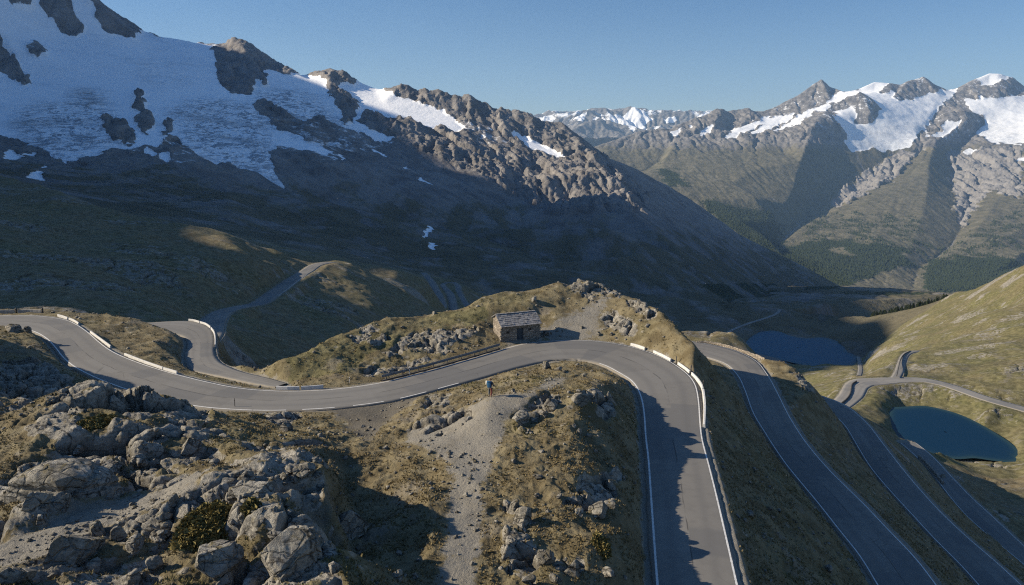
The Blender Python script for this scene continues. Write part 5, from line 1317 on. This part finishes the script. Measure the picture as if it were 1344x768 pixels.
# ------------------------------------------------------------------ barriers
def wall_along(name, P3, hgt, thick, mat, n=None, taper=0.8, sinkz=0.3, rough=0.0):
    P3 = np.array(P3, float); L_ = np.linalg.norm(np.diff(P3, axis=0), axis=1).sum(); n = n or max(3, int(L_ / 0.5))
    c = dens(P3, n); t = np.gradient(c, axis=0); t[:, 2] = 0; t /= np.linalg.norm(t, axis=1)[:, None]; nn = np.stack([-t[:, 1], t[:, 0], 0 * t[:, 0]], 1)
    o0 = c.mean(0); bm = bmesh.new(); rings = []
    for q, k in zip(c, nn):
        top = hgt + rough * rr.uniform(-1, 1); a = thick / 2; b = a * taper
        prof = [(-a, -sinkz), (-a, hgt * 0.1), (-b, top - 0.05), (-b * 0.8, top), (b * 0.8, top), (b, top - 0.05), (a, hgt * 0.1), (a, -sinkz)]
        rings.append([bm.verts.new(Vector(q - o0) + Vector(k) * u + Vector((0, 0, v))) for u, v in prof])
    for p_, q_ in zip(rings[:-1], rings[1:]):
        for i in range(7): bm.faces.new((p_[i], p_[i + 1], q_[i + 1], q_[i]))
    bm.faces.new(rings[0]); bm.faces.new(rings[-1][::-1])
    o = obj_bm(name, bm, mat); o.location = o0
    return o
def barrier(px_pts, label, hgt=0.33, zz=0.0, mat=None, off=0.0, group=None, thick=0.20):
    P3 = [at_z(a, b, zz(a, b) if callable(zz) else zz) for a, b in px_pts]
    o = wall_along('barrier', P3, hgt, thick, mat or M['white']); tag(o, label, 'barrier', group); return o
GB = 'white barriers along the pass road'
barrier([(76, 415), (82, 416.5), (89, 419)], 'short white barrier at the far left bend, left one of its pair', group=GB)
barrier([(91, 419.5), (97, 422), (103.5, 426)], 'short white barrier at the far left bend, right one of its pair', group=GB)
barrier([(119, 437), (132, 446.5), (145.5, 456.5)], 'single white barrier standing between the two pairs on the left bend', group=GB)
barrier([(164, 466.5), (190, 476.5), (214, 485)], 'longest white barrier beside the road on the left', group=GB)
barrier([(215.2, 485.4), (224, 488), (232.5, 490.5)], 'white barrier joined to the right end of the longest one', group=GB)
barrier([(248, 421), (255, 422), (262, 424)], 'white barrier at the back of the branch road hairpin, left piece', 0.36, brzf, group=GB)
barrier([(263, 424.3), (270, 426.5), (276.5, 431)], 'white barrier at the back of the branch road hairpin, middle piece', 0.36, brzf, group=GB)
barrier([(277.3, 432), (281, 437.5), (282.5, 445), (282.5, 455)], 'white barrier curving down the right side of the branch road', 0.36, brzf, group=GB)
barrier([(363, 511), (378, 511.5), (393, 511.3)], 'low pale barrier where the branch road meets the pass road, left one', 0.4, group=GB)
barrier([(395.5, 511.3), (410, 510.6), (424.5, 509.3)], 'low pale barrier where the branch road meets the pass road, right one', 0.4, group=GB)
barrier([(828, 453.3), (837, 455.6), (846.5, 459)], 'pale barrier block at the start of the right bend', 0.35, group=GB)
barrier([(858, 463), (869, 468), (880.5, 474)], 'second pale barrier of the right bend, before the dark stakes', 0.35, group=GB)
barrier([(890, 478.5), (898, 484), (905.5, 490)], 'pale barrier between two dark stakes on the right bend', 0.35, group=GB)
barrier([(908, 492), (915, 499), (920.5, 507), (922.5, 513)], 'curved pale barrier at the tightest part of the right bend', 0.35, group=GB)
barrier([(923, 514.5), (924.8, 530), (924.8, 545), (924, 561)], 'long thin pale barrier below the tightest part of the right bend', 0.36, group=GB, thick=0.26)
barrier([(-30, 410.5), (0, 410.3), (19, 410)], 'grey barrier behind the far left edge of the road', 0.45, mat=M['concrete'])
barrier([(24, 410), (40, 409.8), (54, 410)], 'grey barrier right of the gap on the far left', 0.45, mat=M['concrete'])
o = wall_along('parapet', [at_z(a, b, Z2) for a, b in [(914, 449.5), (930, 450.2), (946, 452.7), (962, 457), (977, 462), (992, 467), (1004, 472)]], 0.30, 0.3, M['wall'], sinkz=0.6, rough=0.08)
tag(o, 'pale stone parapet round the hairpin of the second road', 'parapet')
o = wall_along('retaining_wall', [at_z(a, b, Z5) for a, b in [(1104, 531), (1112, 524), (1116, 517), (1117, 511), (1118.5, 505.5), (1124, 501.5)]], 0.8, 0.45, M['post'], sinkz=0.5, rough=0.1)
tag(o, 'dark curved wall round the sunlit hairpin in the valley', 'wall')
o = wall_along('retaining_wall', [at_y(*a) for a in [(1177, 493, 306), (1179, 484, 325), (1182, 472, 362), (1187, 465, 395), (1195, 461, 425)]], 0.45, 0.35, M['post'], sinkz=0.35, rough=0.05)
tag(o, 'dark low wall along the little road on the meadow', 'wall')
o = wall_along('retaining_wall', [at_z(a, b, Z4) for a, b in [(1206, 601), (1217, 612), (1228, 625), (1237, 636)]], 0.9, 0.6, M['wall'], sinkz=1.0, rough=0.15)
tag(o, 'rough stone wall on the uphill side of the lowest hairpin road', 'wall')

# guard rail below the hut
gp = np.array([at_z(a, b, 0.0) for a, b in [(501, 500.3), (530, 493), (560, 485.5), (590, 477), (620, 468.5), (640, 462.5), (656, 457.5)]])
gp = dens(gp, 60); g0 = gp[0].copy()
rail = empty('guard_rail', tuple(g0)); tag(rail, 'weathered steel guard rail on posts between hut and road', 'guard rail')
bm = bmesh.new(); rings = []
t = np.gradient(gp, axis=0); t[:, 2] = 0; t /= np.linalg.norm(t, axis=1)[:, None]; nn = np.stack([-t[:, 1], t[:, 0], 0 * t[:, 0]], 1)
prof = [(0.0, 0.42), (0.07, 0.48), (0.0, 0.56), (0.07, 0.64), (0.0, 0.76), (-0.03, 0.76), (0.035, 0.64), (-0.03, 0.56), (0.035, 0.48), (-0.03, 0.42)]
for q, k in zip(gp, nn): rings.append([bm.verts.new(Vector(q - g0) - Vector(k) * u + Vector((0, 0, v + 0.0))) for u, v in prof])
for p_, q_ in zip(rings[:-1], rings[1:]):
    for i in range(10): bm.faces.new((p_[i], p_[(i + 1) % 10], q_[(i + 1) % 10], q_[i]))
bm.faces.new(rings[0]); bm.faces.new(rings[-1][::-1])
obj_bm('beam', bm, M['rail'], rail)
bm = bmesh.new(); rings = []
for q, k in zip(gp, nn): rings.append([bm.verts.new(Vector(q - g0) - Vector(k) * u + Vector((0, 0, v))) for u, v in [(0.10, -0.2), (0.10, 0.11), (-0.10, 0.11), (-0.10, -0.2)]])
for p_, q_ in zip(rings[:-1], rings[1:]):
    for i in range(3): bm.faces.new((p_[i], p_[i + 1], q_[i + 1], q_[i]))
obj_bm('kerb', bm, M['post'], rail)
for k in range(2, 60, 7):
    bm = bmesh.new(); q = gp[k] - g0 + nn[k] * 0.09
    add_box(bm, q[0], q[1], 0.25, 0.12, 0.12, 1.0, Matrix.Rotation(math.atan2(t[k, 1], t[k, 0]), 3, 'Z'), bevel=0.01); obj_bm('post', bm, M['post'], rail)

def stake(px, py, hgt, mat, label, cat='marker post', name='marker_post', zz=0.0, w=0.09, cap=None):
    x, y, z = at_z(px, py, zz) if zz is not None else hit(px, py)
    e = empty(name, (x, y, z)); tag(e, label, cat)
    bm = bmesh.new(); add_tube(bm, [(0, 0, -0.4), (0, 0, hgt * 0.5), (0.01, 0, hgt)], [w / 2, w / 2, w / 2 * 0.85], 8); obj_bm('pole', bm, mat, e, True)
    bm = bmesh.new(); add_tube(bm, [(0.008, 0, hgt * 0.72), (0.009, 0, hgt * 0.86)], [w / 2 * 1.15, w / 2 * 1.15], 8); obj_bm('reflector', bm, cap or M['post'], e, True)
stake(537.5, 491.5, 1.0, M['white'], 'white marker post in front of the guard rail', w=0.13)
stake(308.5, 536, 1.15, M['post'], 'thin dark snow pole on the near verge of the road', zz=None, w=0.08)
stake(887.5, 476.5, 0.95, M['post'], 'first dark stake on the right bend, nearest the hut', w=0.12)
stake(906.5, 490, 1.1, M['post'], 'thick dark stake leaning at the middle of the right bend', w=0.16)
stake(922.6, 509, 0.9, M['post'], 'dark stake between the curved and the long barrier', w=0.1)
stake(21.5, 410, 0.75, M['post'], 'dark stump between the two grey barriers on the left', w=0.3)
stake(56, 410, 0.75, M['post'], 'dark stump at the right end of the grey barriers', w=0.3)
stake(157, 417, 0.9, M['post'], 'thin pole on the far edge of the little knoll by the branch road', zz=None, w=0.07)
stake(459, 503.5, 0.8, M['white'], 'small pale marker post left of the guard rail', w=0.09)

# ------------------------------------------------------------------ hiker
def skin_mesh(name, verts, edges, radii, root, mat, parent=None, loc=(0, 0, 0), rz=0, sub=2):
    me = bpy.data.meshes.new(name); me.from_pydata(verts, edges, []); o = bpy.data.objects.new(name, me); C.objects.link(o)
    m = o.modifiers.new('skin', 'SKIN'); m.use_smooth_shade = True
    for i, sv in enumerate(me.skin_vertices[0].data):
        r_ = radii[i]; sv.radius = r_ if isinstance(r_, tuple) else (r_, r_); sv.use_root = (i == root)
    s = o.modifiers.new('sub', 'SUBSURF'); s.levels = sub; s.render_levels = sub
    dg = bpy.context.evaluated_depsgraph_get(); ev = o.evaluated_get(dg); nm = bpy.data.meshes.new_from_object(ev)
    o.modifiers.clear(); o.data = nm; nm.materials.clear(); nm.materials.append(mat)
    for pl in nm.polygons: pl.use_smooth = True
    o.location = loc; o.rotation_euler = (0, 0, rz)
    if parent: o.parent = parent
    return o
M['skin'] = mat_simple('skin', (0.42, 0.26, 0.18), (0.48, 0.30, 0.21), 8, 0.6, 0.002)
M['jacket'] = mat_simple('dark_jacket', (0.025, 0.030, 0.045), (0.05, 0.055, 0.075), 9, 0.8, 0.01)
M['red'] = mat_simple('dark_red_cloth', (0.12, 0.028, 0.026), (0.18, 0.045, 0.04), 9, 0.8, 0.01)
M['slate'] = mat_simple('slate_cloth', (0.05, 0.07, 0.09), (0.085, 0.11, 0.135), 9, 0.8, 0.01)
M['bluepack'] = mat_simple('blue_pack_cloth', (0.010, 0.060, 0.13), (0.018, 0.095, 0.20), 9, 0.7, 0.01)
M['paleroll'] = mat_simple('pale_mat', (0.60, 0.57, 0.48), (0.74, 0.71, 0.62), 6, 0.8, 0.01)
M['hair'] = mat_simple('brown_hair', (0.06, 0.028, 0.018), (0.12, 0.055, 0.03), 30, 0.7, 0.01)
M['boot'] = mat_simple('boot_leather', (0.03, 0.022, 0.018), (0.06, 0.045, 0.035), 9, 0.7, 0.01)
hx, hy, hz_ = at_y(643.5, 519, 59.5)
hz_ = ground_z(hx, hy)
# joints of the body: walking away from the camera, arms forward on the poles
J = {'pelvis': (0, 0, .95), 'waist': (0, .01, 1.1), 'chest': (0, .03, 1.3), 'neck0': (0, .05, 1.46), 'neck1': (.01, .07, 1.53), 'head0': (.015, .09, 1.6), 'head1': (.015, .095, 1.72),
     'hl': (-.1, 0, .92), 'kl': (-.13, .10, .52), 'al': (-.14, .02, .10), 'tl': (-.15, .16, .04), 'hr': (.1, 0, .92), 'kr': (.12, .05, .51), 'ar': (.13, -.16, .11), 'tr': (.14, -.03, .04),
     'sl': (-.19, .04, 1.40), 'el': (-.27, .10, 1.13), 'wl': (-.27, .32, 1.03), 'sr': (.19, .04, 1.40), 'er': (.28, .08, 1.13), 'wr': (.28, .30, 1.02)}
names = list(J); vid = {n: i for i, n in enumerate(names)}
R_ = {'pelvis': (.15, .11), 'waist': (.13, .095), 'chest': (.165, .115), 'neck0': .075, 'neck1': .055, 'head0': (.075, .095), 'head1': (.07, .09), 'hl': .09, 'kl': .06, 'al': .042, 'tl': .035, 'hr': .09, 'kr': .06, 'ar': .042, 'tr': .035,
      'sl': .062, 'el': .043, 'wl': .03, 'sr': .062, 'er': .043, 'wr': .03}
E = [('pelvis', 'waist'), ('waist', 'chest'), ('chest', 'neck0'), ('neck0', 'neck1'), ('neck1', 'head0'), ('head0', 'head1'), ('pelvis', 'hl'), ('hl', 'kl'), ('kl', 'al'), ('al', 'tl'), ('pelvis', 'hr'), ('hr', 'kr'), ('kr', 'ar'), ('ar', 'tr'),
     ('chest', 'sl'), ('sl', 'el'), ('el', 'wl'), ('chest', 'sr'), ('sr', 'er'), ('er', 'wr')]
VV = [J[n] for n in names]; EE = [(vid[a], vid[b]) for a, b in E]; RR = [R_[n] for n in names]
for side in ('l', 'r'):                      # palms and five curled fingers
    w = Vector(J['w' + side]); sg = -1 if side == 'l' else 1
    VV.append(tuple(w + Vector((0, .07, -.01)))); RR.append((.035, .02)); pi_ = len(VV) - 1; EE.append((vid['w' + side], pi_))
    for k in range(4):
        b = w + Vector(((k - 1.5) * .018, .11, -.01)); L_ = .035 if k in (1, 2) else .028
        VV += [tuple(b), tuple(b + Vector((0, L_, -.02))), tuple(b + Vector((0, L_ * .6, -.055)))]; RR += [.009, .0085, .008]
        i = len(VV) - 3; EE += [(pi_, i), (i, i + 1), (i + 1, i + 2)]
    b = w + Vector((-sg * .035, .05, 0)); VV += [tuple(b), tuple(b + Vector((-sg * .012, .04, -.03)))]; RR += [.011, .009]; i = len(VV) - 2; EE += [(pi_, i), (i, i + 1)]
h0 = Vector(J['head0']); nose = len(VV); VV += [tuple(h0 + Vector((0, .115, .04)))]; RR += [.014]; EE += [(vid['head0'], nose)]
RZ = -0.35
man = skin_mesh('person', VV, EE, RR, 0, M['skin'], None, (hx, hy, hz_), RZ)
tag(man, 'person in dark jacket hiking up the gravel path with two poles, seen from behind', 'person')
def sub_skin(name, joints, edges, rad, mat): 
    return skin_mesh(name, [joints[k] for k in range(len(joints))], edges, rad, 0, mat, man, (0, 0, 0), 0)
sub_skin('jacket', [J['pelvis'], J['waist'], J['chest'], J['neck0'], J['sl'], J['el'], tuple(Vector(J['wl']) + Vector((0, -.02, 0))), J['sr'], J['er'], tuple(Vector(J['wr']) + Vector((0, -.02, 0)))], [(0, 1), (1, 2), (2, 3), (2, 4), (4, 5), (5, 6), (2, 7), (7, 8), (8, 9)],
         [(.175, .135), (.155, .12), (.19, .14), .088, .08, .06, .045, .08, .06, .045], M['jacket'])
sub_skin('trouser_leg', [J['hl'], J['kl'], tuple(Vector(J['al']) + Vector((0, 0, .05)))], [(0, 1), (1, 2)], [.112, .082, .06], M['slate'])
sub_skin('trouser_leg', [J['hr'], J['kr'], tuple(Vector(J['ar']) + Vector((0, 0, .05)))], [(0, 1), (1, 2)], [.112, .082, .06], M['red'])
for a, t_ in (('al', 'tl'), ('ar', 'tr')): sub_skin('boot', [tuple(Vector(J[a]) + Vector((0, 0, .03))), tuple(Vector(J[a]) + Vector((0, .0, -.05))), J[t_]], [(0, 1), (1, 2)], [.058, .058, .048], M['boot'])
hb = bmesh.new(); bmesh.ops.create_uvsphere(hb, u_segments=24, v_segments=16, radius=1)
for v in hb.verts:
    v.co = Vector((v.co.x * .098, v.co.y * .112 - .012, v.co.z * .118 + .015))
bmesh.ops.delete(hb, geom=[v for v in hb.verts if v.co.z < -.06 or (v.co.y > .045 and v.co.z < .045)], context='VERTS')
ho_ = obj_bm('hair', hb, M['hair'], man, True); ho_.location = h0 + Vector((0, .005, .05))
eb = bmesh.new()
for sg in (-1, 1): add_box(eb, sg * .034, .088, .055, .022, .012, .010, bevel=.003)
e_ = obj_bm('eyes', eb, M['boot'], man); e_.location = h0
rzM = Matrix.Rotation(RZ, 4, 'Z')
pack = empty('backpack', (hx, hy, hz_), RZ); tag(pack, 'blue backpack with a pale rolled mat on the hiker\'s back', 'backpack')
bm = bmesh.new(); add_box(bm, -.03, -.20, 1.24, .34, .22, .56, bevel=.07); obj_bm('bag', bm, M['bluepack'], pack, True)
bm = bmesh.new(); add_box(bm, -.03, -.22, 1.53, .33, .24, .10, bevel=.045); obj_bm('lid', bm, M['bluepack'], pack, True)
bm = bmesh.new(); add_tube(bm, [(-.28, -.19, 1.20), (-.275, -.19, 1.38), (-.27, -.19, 1.58)], [.085, .09, .085], 14); obj_bm('rolled_mat', bm, M['paleroll'], pack, True)
for sg in (-1, 1):
    bm = bmesh.new(); add_tube(bm, [(sg * .11, -.10, 1.46), (sg * .12, .05, 1.50), (sg * .12, .16, 1.36), (sg * .13, .12, 1.12), (sg * .13, -.10, 1.02)], .022, 6); obj_bm('strap', bm, M['bluepack'], pack, True)
for sg, w in ((-1, J['wl']), (1, J['wr'])):
    w = Vector(w); e = empty('trekking_pole', (hx, hy, hz_), RZ)
    tag(e, 'trekking pole held in the hiker\'s %s hand' % ('left' if sg < 0 else 'right'), 'trekking pole')
    top = w + Vector((0, .115, .04)); ft = Vector((w.x + sg * .03, w.y + .28, .02))
    bm = bmesh.new(); add_tube(bm, [top, ft], [.012, .009], 8); obj_bm('shaft', bm, M['rail'], e, True)
    bm = bmesh.new(); add_tube(bm, [top + Vector((0, -.005, .03)), top + Vector((0, .01, -.10))], [.019, .017], 8); obj_bm('grip', bm, M['boot'], e, True)

# ------------------------------------------------------------------ conifers on the skyline of the meadow, forest across the valley
def z2_at(x, y):
    s = x / y; u = math.log(y); i = min(max(np.searchsorted(S2, s) - 1, 0), len(S2) - 2); j = min(max(np.searchsorted(U2, u) - 1, 0), len(U2) - 2)
    a = (s - S2[i]) / (S2[i + 1] - S2[i]); b = (u - U2[j]) / (U2[j + 1] - U2[j])
    return float((Ze[j, i] * (1 - a) + Ze[j, i + 1] * a) * (1 - b) + (Ze[j + 1, i] * (1 - a) + Ze[j + 1, i + 1] * a) * b)
def conifer_mesh(seed):
    r = np.random.default_rng(seed); n = 900
    q = r.random(n) ** 0.75                      # 0 top .. 1 bottom
    az = r.uniform(0, 6.28, n); rad = (0.03 + 0.19 * q) * (0.55 + 0.45 * np.abs(np.sin(q * 22 + r.uniform(0, 1)))) * (0.4 + 0.6 * r.random(n) ** 0.4)
    c = np.stack([np.cos(az) * rad, np.sin(az) * rad, 1 - 0.88 * q - rad * 0.25], -1)
    D = r.normal(size=(n, 2, 3)) * 0.030; D[..., 2] *= 0.5
    V = np.stack([c - D[:, 0], c + D[:, 1], c + D[:, 0], c - D[:, 1]], 1).reshape(-1, 3); F = np.arange(n * 4).reshape(-1, 4)
    k = 6; ang = np.arange(k) * 2 * np.pi / k
    tb = np.concatenate([np.stack([0.022 * np.cos(ang), 0.022 * np.sin(ang), -0.06 + 0 * ang], -1), np.stack([0.004 * np.cos(ang), 0.004 * np.sin(ang), 0.95 + 0 * ang], -1)])
    TF = np.array([(i, (i + 1) % k, k + (i + 1) % k, k + i) for i in range(k)]) + len(V)
    me = bpy.data.meshes.new('conifer'); me.from_pydata(np.concatenate([V, tb]).tolist(), [], np.concatenate([F, TF]).tolist())
    me.materials.append(M['needle']); me.materials.append(M['bark'])
    mi = np.zeros(len(F) + k, np.int32); mi[len(F):] = 1; me.polygons.foreach_set('material_index', mi)
    return me
CON = [conifer_mesh(400 + i) for i in range(5)]
SIL = [(1143, 416, 885), (1160, 413.5, 860), (1190, 406.5, 810), (1220, 397.5, 760), (1250, 386.5, 710), (1280, 374.5, 670), (1300, 366, 642)]
r_ = np.random.default_rng(31)
for k in range(170):
    f = r_.random() ** 1.25 * (1 if k < 150 else 1)
    px_ = 1143 + f * (112 if k < 150 else 160)
    Yb = np.interp(px_, [a[0] for a in SIL], [a[2] for a in SIL]) + r_.uniform(-5, 9)
    X_ = (px_ - 672) / FPX / 0.972 * Yb
    s_ = r_.uniform(4.5, 8.0) * (1 if px_ < 1240 else 0.5)
    zb = z2_at(X_, Yb) if Yb > 690 else ground_z(X_, Yb)
    o = bpy.data.objects.new('conifer', CON[k % 5]); C.objects.link(o)
    o.location = (X_, Yb, zb - 0.2); o.scale = (s_ * 1.15, s_ * 1.15, s_); o.rotation_euler = (0, 0, r_.uniform(0, 6.28))
    tag(o, 'small dark conifer in the belt of trees along the crest of the sunlit meadow', 'conifer', 'conifers along the meadow crest')
def forest(n):
    r = np.random.default_rng(33); pr = np.clip(forest3 - 0.25 + 0.5 * fbm(X3 / 180, Y3 / 180, 3, 191), 0, 1) * (forest3 > 0.05) * Y3 ** 2
    pr = pr.ravel() / pr.sum(); k = r.choice(len(pr), n, p=pr)
    x = X3.ravel()[k] + r.uniform(-4, 4, n); y = Y3.ravel()[k] + r.uniform(-4, 4, n); z = Zr.ravel()[k]
    hh = r.uniform(9, 20, n); rd = hh * 0.24
    a = np.arange(5) * 2 * np.pi / 5
    ring = np.stack([x[:, None] + rd[:, None] * np.cos(a), y[:, None] + rd[:, None] * np.sin(a), z[:, None] - 2 + 0 * a], -1)
    V = np.concatenate([ring, np.stack([x, y, z + hh], -1)[:, None]], 1).reshape(-1, 3)
    F = (np.array([(i, (i + 1) % 5, 5) for i in range(5)])[None] + (np.arange(n) * 6)[:, None, None]).reshape(-1, 3)
    tag(mesh_np('forest', V, F, M['needle'], smooth=False), 'far conifer forest on the lower slopes across the valley', kind='stuff')
forest(26000)
#@@END@@

# ------------------------------------------------------------------ light, air, camera
sc = bpy.context.scene
world = bpy.data.worlds.new("World"); sc.world = world; world.use_nodes = True
nt = world.node_tree
sky = nt.nodes.new('ShaderNodeTexSky'); sky.sky_type = 'NISHITA'; sky.sun_disc = False
sky.sun_elevation = math.radians(SUN_EL); sky.sun_rotation = math.radians(-90); sky.altitude = 2300
sky.air_density = 1.0; sky.dust_density = 1.0; sky.ozone_density = 1.2
bg = nt.nodes['Background']; bg.inputs[1].default_value = 0.066
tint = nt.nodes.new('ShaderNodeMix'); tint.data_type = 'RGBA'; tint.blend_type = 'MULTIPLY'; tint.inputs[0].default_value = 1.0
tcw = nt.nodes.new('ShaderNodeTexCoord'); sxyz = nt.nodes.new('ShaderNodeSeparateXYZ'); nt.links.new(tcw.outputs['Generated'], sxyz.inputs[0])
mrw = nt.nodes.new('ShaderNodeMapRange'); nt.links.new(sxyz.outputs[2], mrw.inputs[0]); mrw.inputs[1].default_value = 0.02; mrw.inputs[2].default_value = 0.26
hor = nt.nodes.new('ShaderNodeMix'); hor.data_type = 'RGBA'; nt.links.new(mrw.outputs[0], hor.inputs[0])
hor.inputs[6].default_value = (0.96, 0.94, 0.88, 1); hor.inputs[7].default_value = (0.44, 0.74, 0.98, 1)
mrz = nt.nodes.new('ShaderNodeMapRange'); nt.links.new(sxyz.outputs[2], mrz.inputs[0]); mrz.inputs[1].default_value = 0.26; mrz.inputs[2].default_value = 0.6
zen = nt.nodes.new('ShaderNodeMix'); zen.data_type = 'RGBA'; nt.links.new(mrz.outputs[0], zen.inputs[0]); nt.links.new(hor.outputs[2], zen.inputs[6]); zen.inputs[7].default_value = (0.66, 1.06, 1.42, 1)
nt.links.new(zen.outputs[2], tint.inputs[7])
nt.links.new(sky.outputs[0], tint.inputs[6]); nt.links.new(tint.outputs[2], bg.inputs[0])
sd = bpy.data.lights.new('sun', 'SUN'); sd.energy = 5.0; sd.angle = math.radians(0.5); sd.color = (1.0, 0.875, 0.68)
so_ = bpy.data.objects.new('sun', sd); C.objects.link(so_)
dirv = Vector((math.cos(math.radians(SUN_EL)), 0.0, -math.sin(math.radians(SUN_EL))))
so_.rotation_euler = dirv.to_track_quat('-Z', 'Y').to_euler()

bm = bmesh.new(); add_box(bm, 0, 10500, 450, 44000, 24000, 2800)
hz = obj_bm('haze', bm, None)
hm_ = bpy.data.materials.new('haze'); hm_.use_nodes = True
ht = hm_.node_tree; ht.nodes.clear()
ho = ht.nodes.new('ShaderNodeOutputMaterial'); pv = ht.nodes.new('ShaderNodeVolumePrincipled')
pv.inputs['Color'].default_value = (0.42, 0.67, 1.0, 1); pv.inputs['Density'].default_value = 3.3e-5; pv.inputs['Anisotropy'].default_value = 0.2
ht.links.new(pv.outputs[0], ho.inputs['Volume'])
hz.data.materials.append(hm_); tag(hz, kind='stuff', label='thin blue mountain haze filling the valley')

cam = bpy.data.cameras.new('camera'); co = bpy.data.objects.new('camera', cam); C.objects.link(co)
co.location = (0, 0, CAMZ); co.rotation_euler = (math.pi / 2 - PITCH, 0, 0)
cam.sensor_width = 36; cam.lens = 36 * FPX / W0; cam.clip_start = 0.5; cam.clip_end = 60000
sc.camera = co
sc.view_settings.view_transform = 'Standard'; sc.view_settings.look = 'None'; sc.view_settings.gamma = 1
sc.view_settings.exposure = 0.80
sc.cycles.use_denoising = False; sc.cycles.use_adaptive_sampling = False; sc.cycles.sample_clamp_direct = 4.0; sc.cycles.sample_clamp_indirect = 2.0; sc.cycles.filter_width = 1.15
sc.cycles.volume_bounces = 0; sc.cycles.max_bounces = 4; sc.cycles.diffuse_bounces = 2
